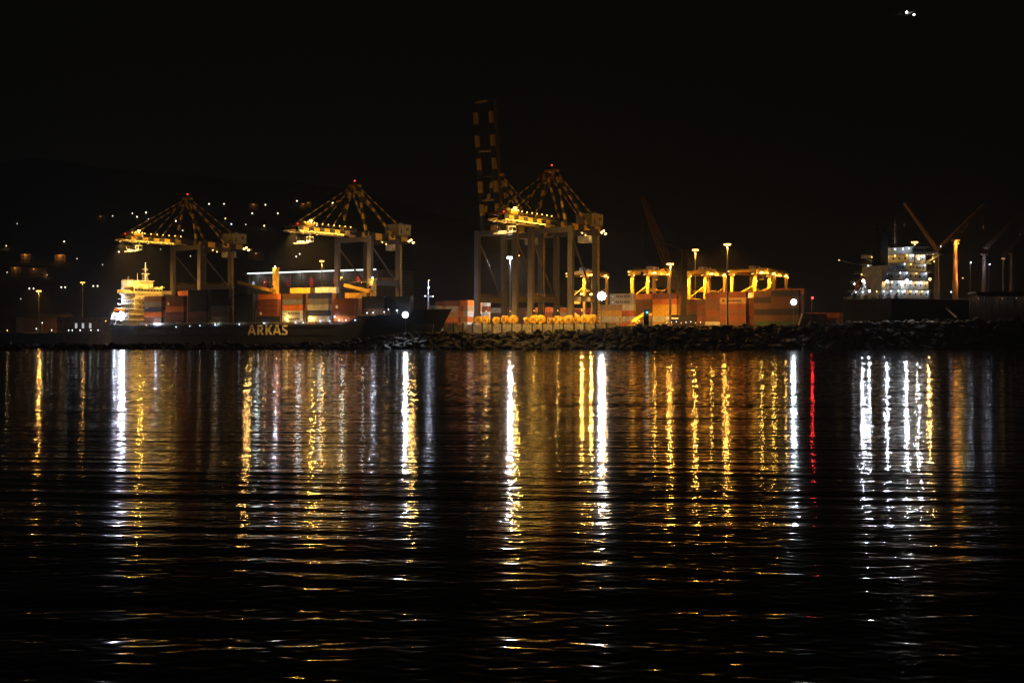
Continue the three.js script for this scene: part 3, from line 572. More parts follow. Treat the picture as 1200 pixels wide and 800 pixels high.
{ // red beacon and a dark signal cabin with a blue-green lamp
  const Z = BZ + 16, p = at(952, 349, Z), gy = crestY(p.x) * 0.9, t = thing('harbour_beacon', 'slim beacon post with a red light on the breakwater', 'beacon', V(p.x, gy, -Z)), h = p.y - gy;
  mb().cyl(V(0, 0, 0), V(0, h - 0.4, 0), 0.35, 0.22, 10, [0.4, 0.03, 0.02]).box(0, h - 0.55, 0, 1.4, 0.12, 1.4, DARK).box(0, 0.3, 0, 1.6, 0.6, 1.6, GREY).cyl(V(0, h + 0.3, 0), V(0, h + 0.55, 0), 0.4, 0.1, 10, DARK).build('tower', paint, t);
  flood(t, V(0, h, 0.5), V(-0.1, 0, 1), 0.8, 0.8, RED, 55, 12, 0.8, 1);
}
{
  const Z = BZ + 16, p = at(757.5, 366, Z), gy = crestY(p.x) * 0.9, t = thing('signal_cabin', 'narrow dark signal cabin with a blue-green lamp on the breakwater', 'cabin', V(p.x, gy, -Z)), h = p.y - gy;
  mb().box(0, (h + 1) / 2, -0.6, 1.9, h + 1, 1.8, [0.03, 0.035, 0.04]).box(0, h + 1.1, -0.6, 2.6, 0.25, 2.4, DARK).build('cabin', paint, t);
  mb().cyl(V(-0.6, h + 1.2, -0.6), V(-0.6, h + 5, -0.6), 0.08, 0.06, 6, DARK).cyl(V(0.7, h + 1.2, -0.6), V(0.7, h + 3.5, -0.6), 0.07, 0.05, 6, DARK).build('aerial', paint, t);
  mb().box(0, h * 0.45, 0.34, 0.9, 2.0, 0.08, DARK).build('door', paint, t);
  bulb(t, 'signal_lamp', V(0.3, h, 0.45), [0.15, 0.75, 0.9], 60, 0.24, 9);
}
{ // parapet on the crest, in lengths
  const par = thing('parapet_wall', 'low concrete parapet along the breakwater crest below the yard stacks', 'wall');
  for (let k = 0; k < 24; k++) {
    const px0 = 722 + k * 8.8, Z = BZ + 19, a = at(px0, 0, Z).x, b = at(px0 + 8.6, 0, Z).x, y = crestY((a + b) / 2);
    mb().box((a + b) / 2, y * 0.95 - 0.2, -Z, b - a, 1.5, 0.5, [0.3, 0.3, 0.29]).build('wall_panel', concrete, par);
  }
}

// ------------------------------------------------------------------ tall mast lights
function mastLight(px, py, v, label, { col = SODIUM, I = 2600, rings = 5, k = 14, head = 1.1, size = 0.75, share = 0.1 } = {}) {
  const u = uAt(px, v), Z = depthUV(u, v), top = yAt(py, Z), t = thing('mast_light', label, 'mast light', Q(u, v), 0), h = top - QY;
  mb().cyl(V(0, 0, 0), V(0, h, 0), 0.55, 0.24, 10, STEEL).box(0, 0.4, 0, 1.6, 0.8, 1.6, GREY).build('pole', paint, t);
  mb().cyl(V(0, h + 0.2, 0), V(0, h + 0.45, 0), head * 0.95, head * 0.95, 14, STEEL).build('head_ring', paint, t);
  for (let i = 0; i < rings; i++) { const a = i / rings * 6.283 + 0.4, m = new THREE.Mesh(boxGeo, glow(col, k)); m.name = 'lamp_head'; m.scale.set(size, size * 0.67, size); m.position.set(Math.cos(a) * head, h, Math.sin(a) * head); m.rotation.y = -a; t.add(m); }
  const sp = new THREE.SpotLight(new THREE.Color().setRGB(...col), I * 1.6, 0, 1.42, 0.7); sp.position.set(0, h - 0.8, 0); sp.target.position.set(0, 0, 0); sp.castShadow = true; sp.shadow.radius = 30; sp.name = 'light'; t.add(sp); t.add(sp.target); sp.target.name = 'aim';
  const l = new THREE.PointLight(new THREE.Color().setRGB(...col), I * share); l.position.set(0, h - 0.75, 0); l.castShadow = true; l.shadow.radius = 30; l.name = 'light'; t.add(l);
  return t;
}
mastLight(45, 341, -60, 'short orange mast light beside the small stone hut', { I: 3600, share: 0.22 });
mastLight(96.5, 331, -90, 'tall dim orange mast light behind the low quay building', { I: 1200, k: 5 });
mastLight(377, 306, -40, 'orange mast light in front of the strip-lit warehouse', { I: 2600, rings: 4, head: 0.8, k: 8 });
mastLight(399, 325, -44, 'low orange mast light beside the second crane\'s leg', { I: 1400, rings: 3, head: 0.6, k: 5 });
mastLight(598, 302, -22, 'bright white mast light inside the raised-boom crane', { col: COOL, I: 4800, rings: 7, head: 1.5, k: 12, size: 1.3, share: 0.85 });
mastLight(606, 299.5, -30, 'orange mast light standing behind the white mast light', { I: 6000, rings: 3, head: 0.7, k: 7 });
mastLight(785.5, 309.5, -14, 'orange mast light beside the mobile harbour crane', { I: 12000, share: 0.06, head: 1.0 });
mastLight(815, 293, -75, 'tall orange mast light between the mobile crane and yellow yard gantries', { I: 9000, share: 0.07, head: 1.0 });
mastLight(852.5, 286.5, -18, 'tallest orange mast light standing before the yard gantries', { I: 5500, share: 0.08, head: 1.0 });
mastLight(1072, 284, -160, 'orange mast light behind the bulk carrier\'s bridge', { I: 6000, head: 1.1 });

// ------------------------------------------------------------------ yellow yard gantries
function yardGantry(px, v, pyTop, label, lampI = 1, half = 4) {
  const u = uAt(px, v), Z = depthUV(u, v), H = yAt(pyTop, Z) - QY, t = thing('yard_gantry', label, 'gantry crane', Q(u, v), QTURN, undefined), S = 11.6;
  for (const z of [-S, S]) {
    for (const x of [-half, half]) {
      mb().box(x, (H + 1.6) / 2, z, 1.2, H - 1.6, 1.3, YELLOW).build('leg', paint, t);
      const wh = mb(); for (const s of [-1.1, 1.1]) wh.cyl(V(x + s, 0.8, z - 0.45), V(x + s, 0.8, z + 0.45), 0.8, 0.8, 14, BLACK); wh.box(x, 1.75, z, 3.6, 0.7, 0.9, YELLOW); wh.build('wheel_set', paint, t);
    }
    mb().box(0, 2.6, z, 2 * half - 1.2, 1.2, 1.1, YELLOW).build('sill_beam', paint, t);
    mb().bar(V(-half + 0.5, H * 0.62, z), V(half - 0.5, H * 0.8, z), 0.4, 0.5, YELLOW).build('brace', paint, t);
  }
  for (const x of [-half, half]) {
    mb().box(x, H + 0.8, 0, 1.3, 1.9, 2 * S + 3, YELLOW).build('girder', paint, t);
    const r = mb(); for (let k = 0; k <= 10; k++) r.box(x + 0.8, H + 2.3, -S + k * 2.3, 0.07, 1.1, 0.07, YELLOW); r.box(x + 0.8, H + 2.85, 0, 0.07, 0.07, 2 * S, YELLOW).build('hand_rail', paint, t);
  }
  mb().box(0, H + 1, -S - 0.9, 2 * half - 1.3, 1, 0.8, YELLOW).build('end_tie', paint, t); mb().box(0, H + 1, S + 0.9, 2 * half - 1.3, 1, 0.8, YELLOW).build('end_tie', paint, t);
  const tz = rr(-4, 5), tr = mb().box(0, H + 2.2, tz, 2 * half + 1.6, 0.8, 4.4, YELLOW).box(-1, H + 3.3, tz, 3.4, 1.5, 3, GREY).box(2.4, H + 3.1, tz + 0.6, 1.4, 1.1, 1.4, STEEL).cyl(V(-2.6, H + 2.5, tz), V(-2.6, H + 5.6, tz), 0.06, 0.05, 5, STEEL).build('trolley', paint, t);
  const cab = mb().box(half - 1.2, H - 1.6, tz + 3.4, 2, 2.2, 2, YELLOW).build('driver_cab', paint, t); mb().box(half - 0.17, H - 1.5, tz + 3.4, 0.06, 1.3, 1.6, WHITE).box(half - 1.2, H - 1.5, tz + 4.43, 1.6, 1.3, 0.06, WHITE).build('window', glass, cab);
  mb().box(0, H * 0.55, S + 0.95, 4.2, 2.4, 0.7, YELLOW).box(0, H * 0.42, S + 1.2, 2 * half, 0.15, 1.4, YELLOW).build('machine_platform', paint, t);
  const sp = mb(); for (const s of [-2, 2]) for (const q of [-0.8, 0.8]) sp.cyl(V(s, H - 7, tz + q), V(s, H + 1.8, tz + q), 0.05, 0.05, 4, DARK); sp.build('hoist_rope', paint, t);
  mb().box(0, H - 7.4, tz, 12, 0.6, 1.3, YELLOW).box(0, H - 6.8, tz, 4, 0.7, 1.8, YELLOW).build('spreader', paint, t);
  // lamps under and over the girders
  for (const [x, y, z, I] of [[half + 1.3, H + 0.2, S - 2.4, 34], [half + 1.3, H - 0.2, -S + 1, 30], [half + 1.4, H + 0.4, 0, 44], [-half + 1.6, H - 0.6, S + 1.6, 26], [half + 1.3, H - 3.6, S + 1.6, 40], [-half - 1, H + 1.0, S + 2.0, 14]])
    { bulb(t, 'work_lamp', V(x, y, z), YLAMP, I * 3.2 * lampI, 0.24, 14); mb().bar(V(Math.sign(x) * half, y + 0.5, z), V(x, y + 0.3, z), 0.1, 0.1, DARK).build('lamp_bracket', paint, t); }
  for (const z of [-S + 3.5, S - 5]) flood(t, V(half + 1.1, H + 0.5, z), V(0.6, -0.7, 0.5), 1.4, 1.0, YLAMP, 130 * lampI, 14, 1.2);
  for (const x of [-half, half]) { flood(t, V(x, H - 0.4, S + 3.4), V(0.15, -1, -0.1), 1.1, 1.1, YLAMP, 2600 * lampI, 10, 1.25); mb().bar(V(x, H + 0.2, S + 1.2), V(x, H + 0.2, S + 3.4), 0.16, 0.16, YELLOW).build('lamp_bracket', paint, t); }  // unseen floods hung out in front, placed to light the stack faces below
  return t;
}
yardGantry(690, -70, 324, 'yellow yard gantry between the crane legs and brightest floodlight', 0.9);
yardGantry(763, -60, 322, 'yellow yard gantry astride the stack beside the signal cabin');
yardGantry(829, -72, 323, 'yellow yard gantry behind the two tall orange mast lights', 1.1);
yardGantry(883, -60, 321.5, 'yellow yard gantry with a pale container hanging under it', 1.2, 5.5);
yardGantry(903, -120, 324, 'yellow yard gantry farthest back, half hidden by another gantry', 0.9);

// ------------------------------------------------------------------ yard stacks
stack(512, -28, 'pnortr', 'just past the ship\'s bow');
stack(524, -20, 'pnotpr', 'closest to the ship\'s bow');
for (let k = 0; k < 3; k++) { const u = uAt(539.5 + k * 3.6, -14); [...['ioroir', 'rotoro', 'twopto'][k]].forEach((c, j) => container(c, Q(u, -20 + k * 0.4, QY + j * CH), QTURN + Math.PI / 2, `${COL[c]} container showing its doors, ${ORD[j]} in end-on stack ${NUM[k]} by the raised-boom crane`, 'containers stacked end-on')); }
stack(549, -34, 'tpsprp', 'beside the raised-boom crane\'s first leg');
stack(566, -70, 'nsrnp', 'seen through the raised-boom crane');
stack(583, -72, 'tornr', 'behind the white mast light');
stack(607, -76, 'nsnnn', 'under the yellow lifting truck');
stack(629, -66, 'tnoro', 'under the two portal lamps');
stack(648, -80, 'ornto', 'between the last crane\'s legs');
stack(672, -92, 'insri', 'behind the yellow yard vehicle');
stack(693, -50, 'nipi', 'between the last crane and the brightest floodlight');
stack(700, -30, 'ptpyt', 'at the foot of the brightest floodlight');
stack(716, -38, 'topowpp', 'with lettering beside the brightest floodlight', { marks: { 5: 'MAERSK', 6: 'MAERSK' } });
stack(746, -44, 'tstnnno', 'inside the first gantry');
stack(766, -42, 'ttpyyor', 'under the gantry by the signal cabin');
stack(786, -92, 'rnrnrnr', 'behind the mobile harbour crane');
stack(811, -88, 'nrnrnr', 'behind the tall orange mast light');
stack(806, -52, 'rnrnrn', 'beside the mobile harbour crane\'s tower');
stack(828, -46, 'ppnrnnr', 'with a tyre on its lowest container');
stack(845, -40, 'rnrnrtr', 'with a marked band, before the yard gantries', { marks: { 5: 'stripe' } });
stack(872, -44, 'nrnrnr', 'under the hanging pale container');
stack(885, -34, 'kgnknkn', 'next to the last floodlight');
stack(905, -30, 'kgnknnk', 'ending at the last floodlight');
stack(898, -82, 'nnrnnrno', 'topped with lit orange behind the dark stacks');
stack(914, -88, 'nnrnnrno', 'farther back, also topped with lit orange');
stack(941, -150, 'nrro', 'behind the red beacon');
stack(956, -160, 'rnro', 'between the red beacon and bulk carrier');
stack(972, -170, 'nrrn', 'behind the bulk carrier\'s stern');
container('w', Q(uAt(879, -50), -50, QY + 15.4), QTURN + Math.PI / 2, 'pale container hanging end-on under a yellow yard gantry', 'container');
{ const u = uAt(832, -44), t = thing('tyre', 'large black tyre against the lowest pale container', 'tyre', Q(u, -44.4, QY + 1.35), QTURN); const g = new THREE.TorusGeometry(1.0, 0.36, 8, 20); mb().geo(g, null, BLACK).build('tread', paint, t); mb().cyl(V(0, 0, -0.16), V(0, 0, 0.16), 0.62, 0.62, 14, DARK).build('rim', paint, t); }

// ------------------------------------------------------------------ drums behind the quay wall
{
  const V0 = 18, wall = thing('quay_wall', 'pale concrete wall panels with dark posts below the yellow drums', 'wall', Q(0, V0, 0), QTURN);
  const u0 = uAt(521, V0), u1 = uAt(724, V0), n = 17, d = (u1 - u0) / n;
  for (let k = 0; k < n; k++) {
    mb().box(u0 + (k + 0.5) * d, 6.9, 0, d - 0.5, 5.8, 0.5, [0.5, 0.48, 0.42]).build('wall_panel', concrete, wall);
    mb().box(u0 + k * d, 7.3, 0.3, 0.5, 6.6, 0.6, DARK).build('post', paint, wall);
  }
  mb().box((u0 + u1) / 2, 2, -0.6, u1 - u0, 4, 2.2, [0.25, 0.25, 0.24]).build('footing', concrete, wall);
  const shelf = thing('drum_platform', 'long steel platform carrying the yellow drums behind the quay wall', 'platform', Q(0, V0 - 2.6, QY), QTURN);
  mb().box((u0 + u1) / 2 + 8, 3.95, 0, u1 - u0 - 22, 0.3, 3.4, STEEL).build('deck', paint, shelf);
  for (let k = 0; k < 20; k++) mb().box(u0 + 20 + k * (u1 - u0 - 24) / 19, 1.9, 0, 0.35, 3.8, 3, STEEL).build('support', paint, shelf);
  [561, 569.5, 582, 592, 602, 618, 626, 634, 645, 653.5, 660, 667, 675.5, 686, 694.5].forEach((px, k) => {
    const r = [1.75, 1.85, 1.55, 1.9, 1.9, 1.3, 1.9, 1.9, 1.35, 1.7, 1.5, 1.85, 1.4, 1.9, 1.9][k], u = uAt(px, V0 - 2.6);
    const t = thing('cable_drum', 'yellow round drum standing on the platform behind the quay wall', 'drum', Q(u, V0 - 2.6, QY + 4.1 + r), QTURN + rr(-0.5, 0.35), 'yellow drums in a row');
    const core = mb(); core.cyl(V(0, 0, -0.75), V(0, 0, 0.75), r * 0.62, r * 0.62, 18, k % 3 ? [0.5, 0.36, 0.1] : [0.5, 0.2, 0.08]).build('core', paint, t);
    for (const z of [-0.85, 0.85]) { const f = mb().cyl(V(0, 0, z - 0.1), V(0, 0, z + 0.1), r, r, 22, YELLOW); for (let a = 0; a < 6; a++) f.box(Math.cos(a) * r * 0.5, Math.sin(a * 1.047) * 0, z + 0.13 * Math.sign(z), 0.1, r * 1.5, 0.06, [0.4, 0.22, 0.03]); f.build('flange', paint, t); }
    mb().cyl(V(0, 0, 0.9), V(0, 0, 1.1), 0.32, 0.32, 10, DARK).build('hub', paint, t);
  });
  // unseen lamps on bracket posts, placed to light the drums and wall
  [572, 600, 628, 656, 684].forEach((px, k) => {
    const t = thing('unseen_wall_lamp', 'unseen yellow lamp on a bracket post, placed to light the drums', 'lamp', Q(uAt(px, V0 + 0.4), V0 + 0.4, 3.5), QTURN, 'unseen lamps lighting the drums');
    mb().cyl(V(0, 0, 0), V(0, 12.2, 0), 0.12, 0.09, 7, DARK).bar(V(0, 12.1, 0), V(0, 12.5, 1.5), 0.12, 0.12, DARK).build('post', paint, t);
    bulb(t, 'lamp_bulb', V(0, 12.1, 1.6), YLAMP, 800, 0.2, 3);
  });
}
// ------------------------------------------------------------------ yellow lifting trucks
function liftTruck(px, v, py, label, turn) {
  const u = uAt(px, v), t = thing('lift_truck', label, 'lift truck', Q(u, v, py), QTURN + turn);
  mb().box(0, 2.0, 0, 8, 1.8, 3.2, YELLOW).box(-3, 3.4, 0, 2, 1.2, 3, YELLOW).build('chassis', paint, t);
  const cab = mb().box(-0.8, 4.0, 0, 2, 2.2, 1.8, YELLOW).build('cab', paint, t); mb().box(0.23, 4.2, 0, 0.06, 1.3, 1.5, WHITE).box(-0.8, 4.2, 0.93, 1.6, 1.3, 0.06, WHITE).build('window', glass, cab);
  const arm = mb().bar(V(-3.4, 5.0, 0), V(5.6, 9.2, 0), 1.0, 1.1, YELLOW).build('boom_arm', paint, t); mb().box(6, 8.4, 0, 1.2, 1.2, 6, YELLOW).build('spreader', paint, arm);
  for (const x of [-2.8, 2.9]) for (const z of [-1.5, 1.5]) mb().cyl(V(x, 0.9, z - 0.4), V(x, 0.9, z + 0.4), 0.9, 0.9, 16, BLACK).build('wheel', paint, t);
  bulb(t, 'work_lamp', V(0.4, 5.5, 1.4), YLAMP, 500, 0.2, 6);
}
liftTruck(613, -54, QY, 'yellow lifting truck behind the raised-boom crane', 0.4);
liftTruck(680, -40, QY, 'yellow lifting truck between the last crane\'s legs', 2.6);
liftTruck(746, -24, QY, 'yellow lifting truck in front of the lettered stack', 1.2);

// ------------------------------------------------------------------ mobile harbour crane
{
  const v = -36, u = uAt(800, v), Z = depthUV(u, v), p = Q(u, v), t = thing('mobile_harbour_crane', 'dark mobile harbour crane with a long lattice boom', 'crane', p, 0), K = [0.02, 0.018, 0.018];
  const loc = (px, py, dz = 0) => at(px, py, Z + dz).sub(p);
  mb().box(0, 2.2, 0, 15, 1.6, 7.5, K).box(0, 3.6, 0, 8, 1.4, 6, K).build('chassis', matt, t);
  for (let k = 0; k < 7; k++) for (const z of [-3.2, 3.2]) mb().cyl(V(-6 + k * 2, 0.9, z - 0.45), V(-6 + k * 2, 0.9, z + 0.45), 0.85, 0.85, 14, BLACK).build('wheel', matt, t);
  for (const x of [-8.5, 8.5]) for (const z of [-4.6, 4.6]) mb().box(x * 0.85, 1.6, z * 0.8, 3, 0.8, 2, K).box(x, 0.9, z, 1, 1.8, 1, K).box(x, 0.2, z, 2.4, 0.4, 2.4, K).build('outrigger', matt, t);
  const top = loc(802, 296).y;
  mb().box(-0.5, 6.2, 0, 9, 4, 5.4, K).box(4.5, 6.6, 0, 3.4, 3.4, 5, K).build('slewing_house', matt, t);
  mb().bar(V(0.4, 8, 0), V(0.9, top, 0), 2.3, 2.3, K).box(0.9, top + 0.5, 0, 3, 1.2, 2.6, K).build('tower', matt, t);
  const cab = mb().box(-1.6, 21, 0.6, 2.4, 2.6, 2.4, K).build('driver_cab', matt, t); mb().box(-1.6, 21.2, 1.83, 2, 1.5, 0.06, WHITE).build('window', glass, cab);
  const foot = V(-1.2, 17, 0), tip = loc(752.5, 230, 6), b = mb(), C = [0.09, 0.045, 0.03];
  const dir = tip.clone().sub(foot), n = 16, side = V(0.35, 0.2, 1).normalize();
  const up = dir.clone().normalize().cross(side).normalize();
  const corner = (s, i, j) => { const w = (0.45 + 1.0 * Math.sin(Math.PI * clamp(0.12 + s * 0.86))) ; return foot.clone().addScaledVector(dir, s).addScaledVector(side, i * w).addScaledVector(up, j * w); };
  for (const [i, j] of [[1, 1], [1, -1], [-1, 1], [-1, -1]]) for (let k = 0; k < n; k++) b.bar(corner(k / n, i, j), corner((k + 1) / n, i, j), 0.3, 0.3, C);
  for (let k = 0; k < n; k++) { b.bar(corner(k / n, 1, 1), corner((k + 1) / n, 1, -1), 0.14, 0.14, C).bar(corner(k / n, -1, 1), corner((k + 1) / n, -1, -1), 0.14, 0.14, C).bar(corner(k / n, 1, 1), corner((k + 1) / n, -1, 1), 0.14, 0.14, C).bar(corner(k / n, 1, -1), corner((k + 1) / n, -1, -1), 0.14, 0.14, C); }
  b.build('lattice_boom', matt, t);
  mb().cyl(V(0.9, top + 1, 0.4), tip.clone().add(V(0.4, 0.5, 0)), 0.07, 0.07, 5, DARK).cyl(V(0.9, top + 1, -0.4), foot.clone().lerp(tip, 0.55), 0.16, 0.16, 6, DARK).build('luffing_rope', matt, t);
  mb().cyl(tip, tip.clone().add(V(0, -34, 0)), 0.06, 0.06, 5, DARK).build('hoist_rope', matt, t); mb().box(tip.x, tip.y - 35, tip.z, 1, 2, 0.8, DARK).build('hook_block', matt, t);
  for (let k = 0; k < 8; k++) bulb(t, 'chassis_lamp', V(-7.6 + k * 2.15, 4.6 + (k % 3) * 0.25, 4.0), k % 3 ? COOL : WARM, 5, 0.17, 4);
  mb().box(0, 4.3, 3.9, 16, 0.16, 0.16, K).box(-5, 6.6, 2.9, 5.5, 0.8, 0.14, [0.6, 0.6, 0.58]).box(-7, 3.7, 3.9, 0.2, 1.3, 0.2, K).box(7, 3.7, 3.9, 0.2, 1.3, 0.2, K).build('lamp_rail', matt, t);
}

// ------------------------------------------------------------------ bulk carrier on the right
{
  const A = 35 * Math.PI / 180, o = V(147, 0, -530), L = 186, ship = thing('bulk_carrier', 'bulk carrier with a white lit accommodation block and dark funnel', 'ship', o, A);
  const toLocal = (px, py, Z) => at(px, py, Z).sub(o).applyAxisAngle(V(0, 1, 0), -A);
  const DK = 20.2, HULL = [0.01, 0.012, 0.013], W = [0.4, 0.42, 0.42];
  const hull = mb().geo(hullGeo(L, 14.5, (x) => x > 168 ? DK + 2 : DK, 9, 0.16, 0.86), null, HULL).build('hull', matt, ship);
  const seams = mb(); for (let k = 0; k < 14; k++) seams.box(24 + k * 9, 12, 14.56, 0.14, 15, 0.06, HULL); seams.box(84, 17, 14.58, 124, 0.2, 0.1, HULL).build('plate_seam', matt, hull);
  const bul = mb(); for (let k = 0; k < 40; k++) bul.box(2 + k * 1.2, DK + 0.6, 13.9, 0.07, 1.1, 0.07, W); for (let k = 0; k < 22; k++) bul.box(0.6, DK + 0.6, -12.6 + k * 1.2, 0.07, 1.1, 0.07, W); for (const y of [0.65, 1.15]) bul.box(26, DK + y, 13.9, 48, 0.06, 0.06, W).box(0.6, DK + y, 0, 0.06, 0.06, 25.6, W); bul.build('deck_rail', paint, ship);
  const bits = mb(); for (let k = 0; k < 9; k++) bits.box(2 + (k % 3) * 1.6, DK + 0.7, -10 + k * 2.6, 1.2, 1.4 + (k % 2) * 0.8, 1.3, DARK); bits.build('mooring_winch', paint, ship);
  // decks of the accommodation
  const acc = new THREE.Group(); acc.name = 'accommodation_block'; ship.add(acc);
  const D = 3.75, lev = [[7, 26, 13], [8, 26, 12.6], [9.5, 26, 12], [13, 26, 11.4], [15, 26, 11]];
  lev.forEach(([x0, x1, b], k) => {
    mb().box((x0 + x1) / 2, DK + (k + 0.5) * D, 0, x1 - x0, D - 0.2, 2 * b - 3.2, W).build('deckhouse', paint, acc);
    const d = mb().box((x0 + x1) / 2 - 1.1, DK + (k + 1) * D - 0.05, 0, x1 - x0 + 3.4, 0.22, 2 * b + 0.8, W), y = DK + (k + 1) * D;
    for (let q = 0; q <= 12; q++) { d.box(x0 - 2.7, y + 0.6, -b + q * b / 6, 0.06, 1.1, 0.06, W); d.box(x0 - 2.7 + q * (x1 - x0 + 2) / 12, y + 0.6, b + 0.3, 0.06, 1.1, 0.06, W); }
    for (const yy of [0.6, 1.1]) d.box(x0 - 2.7, y + yy, 0, 0.05, 0.05, 2 * b, W).box((x0 + x1) / 2 - 1.5, y + yy, b + 0.3, x1 - x0 + 2, 0.05, 0.05, W);
    d.build('deck', paint, acc);
    for (let q = 0; q < 6; q++) mb().box(x0 - 0.02, DK + (k + 0.55) * D, -b + 3.4 + q * (2 * b - 6.8) / 5, 0.12, 0.9, 0.9, WHITE).build('window', glass, acc);
    for (let q = 0; q < 5; q++) mb().box(x0 + 2.4 + q * (x1 - x0 - 4.5) / 4, DK + (k + 0.55) * D, b - 1.58, 0.9, 0.9, 0.12, WHITE).build('window', glass, acc);
  });
  // stairs between the decks, aft
  const stz = mb(); for (let k = 0; k < 4; k++) stz.bar(V(5.4 + k * 1.5, DK + k * D, 6 - (k % 2) * 3), V(5.4 + k * 1.5, DK + (k + 1) * D, 3 + (k % 2) * 3), 0.8, 0.18, W); stz.build('stairs', paint, acc);
  // bridge with wings to both sides
  const by = DK + 5 * D, br = mb().box(20.5, by + 1.5, 0, 8, 2.8, 20, W).box(20.8, by + 3.05, 0, 9, 0.25, 23, W).box(22.6, by - 0.1, 0, 4.2, 0.35, 40, W).box(24.6, by + 0.6, 15, 0.2, 1.3, 9.8, W).box(22.6, by + 0.6, 19.9, 4.2, 1.3, 0.2, W).box(22.6, by + 0.6, -19.9, 4.2, 1.3, 0.2, W).bar(V(22.6, by - 4, 11), V(22.6, by - 0.4, 18.6), 0.9, 0.5, W).bar(V(22.6, by - 4, -11), V(22.6, by - 0.4, -18.6), 0.9, 0.5, W).build('bridge', paint, ship);
  for (let q = 0; q < 7; q++) mb().box(17.5 + q * 1.05, by + 1.7, 10.0, 0.8, 1.1, 0.1, WHITE).build('window', glass, br);
  mb().cyl(V(22.6, by + 0.2, 19.4), V(22.6, by + 2.8, 19.4), 0.18, 0.12, 8, W).build('wing_post', paint, br);
  const mt = mb().cyl(V(18, by + 3, 0), V(18, by + 15, 0), 0.45, 0.18, 8, [0.2, 0.2, 0.2]); for (let k = 0; k < 5; k++) mt.box(18, by + 5.2 + k * 1.9, 0, 0.25, 0.2, 4.4 - k * 0.5, [0.2, 0.2, 0.2]); mt.build('radar_mast', paint, ship);
  // engine casing and funnel
  mb().box(9.2, DK + 3.1 * D + 0.6, -1, 6, 3.4, 13, [0.32, 0.34, 0.36]).box(7.6, DK + D * 1.0, -1, 3.6, D * 4.4, 8, [0.4, 0.42, 0.44]).build('engine_casing', paint, ship);
  const ff = mb().box(9.6, 40.2, -1, 4.6, 15.6, 4.6, [0.012, 0.014, 0.018]).box(9.6, 48.2, -1, 5, 0.5, 5, BLACK).cyl(V(9, 48, -2), V(9, 50, -2), 0.5, 0.5, 10, BLACK).cyl(V(10.4, 48, 0.2), V(10.4, 49.6, 0.2), 0.4, 0.4, 10, BLACK).build('funnel', matt, ship);
  // free-fall boat ramp and stores crane aft
  mb().bar(V(1, DK + 2, -9), V(9, DK + 9, -9), 0.3, 0.3, W).bar(V(1, DK + 2, -6), V(9, DK + 9, -6), 0.3, 0.3, W).box(7, DK + 4, -9, 0.3, 7, 0.3, W).box(7, DK + 4, -6, 0.3, 7, 0.3, W).build('boat_ramp', paint, ship);
  const fb = new THREE.CapsuleGeometry(1.25, 4.6, 6, 12); fb.rotateZ(Math.PI / 2 + 0.72); mb().geo(fb, new THREE.Matrix4().makeTranslation(5, DK + 7, -7.5), [0.6, 0.2, 0.04]).build('lifeboat', gloss, ship);
  mb().cyl(V(14, DK + 3.9 * D, 13.2), V(14, DK + 5.2 * D, 13.2), 0.3, 0.25, 8, W).bar(V(14, DK + 5.2 * D, 13.2), V(20, DK + 5.6 * D - 2, 14.5), 0.4, 0.5, W).build('stores_crane', paint, ship);
  // deck lights: aft faces and starboard side, deck by deck
  const lamps = [];
  [[0, COOL], [1, COOL], [2, COOL], [3, COOL], [4, WARM]].forEach(([k, c]) => {
    const [x0, x1, b] = lev[k], y = DK + (k + 1) * D - 0.55;
    const n = [7, 7, 4, 3, 4][k]; for (let q = 0; q < n; q++) lamps.push([x0 - 1.2, y, -b + 2.4 + q * (2 * b - 4) / (n - 1), (q * 7 + k * 3) % 5 === 1 ? WARM : c, [26, 60, 34, 22, 70][k] * (q % 3 === 1 ? 1.7 : 0.8)]);
    const m = [5, 5, 3, 2, 3][k]; for (let q = 0; q < m; q++) lamps.push([x0 + 2 + q * (x1 - x0 - 4) / Math.max(1, m - 1), y, b - 0.9, (q + k) % 2 ? WARM : COOL, [30, 60, 24, 20, 50][k]]);
  });
  for (const [x, y, z, c, I] of lamps) bulb(ship, 'deck_lamp', V(x, y, z), c, I * 1.3, 0.23, I > 50 ? 12 : 8);
  bulb(ship, 'deck_lamp', V(5.4, DK + 2 * D - 0.8, -11), COOL, 260, 0.24, 14); bulb(ship, 'deck_lamp', V(7.6, DK + 2 * D - 1.2, 12.6), COOL, 260, 0.24, 14);
  bulb(ship, 'bridge_lamp', V(23.4, by - 3.2, 15.6), YLAMP, 200, 0.22, 8); bulb(ship, 'bridge_lamp', V(22.6, by + 2.9, 19.4), COOL, 30, 0.2, 5); bulb(ship, 'bridge_lamp', V(25.2, by - 1.2, 13.5), YLAMP, 90, 0.22, 7);
  for (const z of [-8, -3, 2, 6, 9]) bulb(ship, 'bridge_lamp', V(15.6, by + 2.3, z), z > 0 ? COOL : WARM, 60, 0.22, 10);
  // unseen floodlights on the decks, placed to throw streaks on the water
  for (const [px, py, Z, c, I, r] of [[1012, 329, 528, COOL, 520, 1.1], [1019, 341, 528, COOL, 320, 0.8], [1040, 329.5, 516, BLUISH, 600, 0.9], [1063, 329, 510, COOL, 480, 1.2], [1090, 327, 521, WARM, 420, 0.9], [1077, 303, 526, COOL, 300, 0.7]]) { const p = toLocal(px, py, Z); flood(ship, p, V(0.0, -0.15, 1).applyAxisAngle(V(0, 1, 0), -A), r, r, c, I, 20, 1.1, 1); mb().bar(p.clone().add(V(1.6, 0.5, -0.6)), p, 0.14, 0.14, W).build('lamp_bracket', paint, ship); }
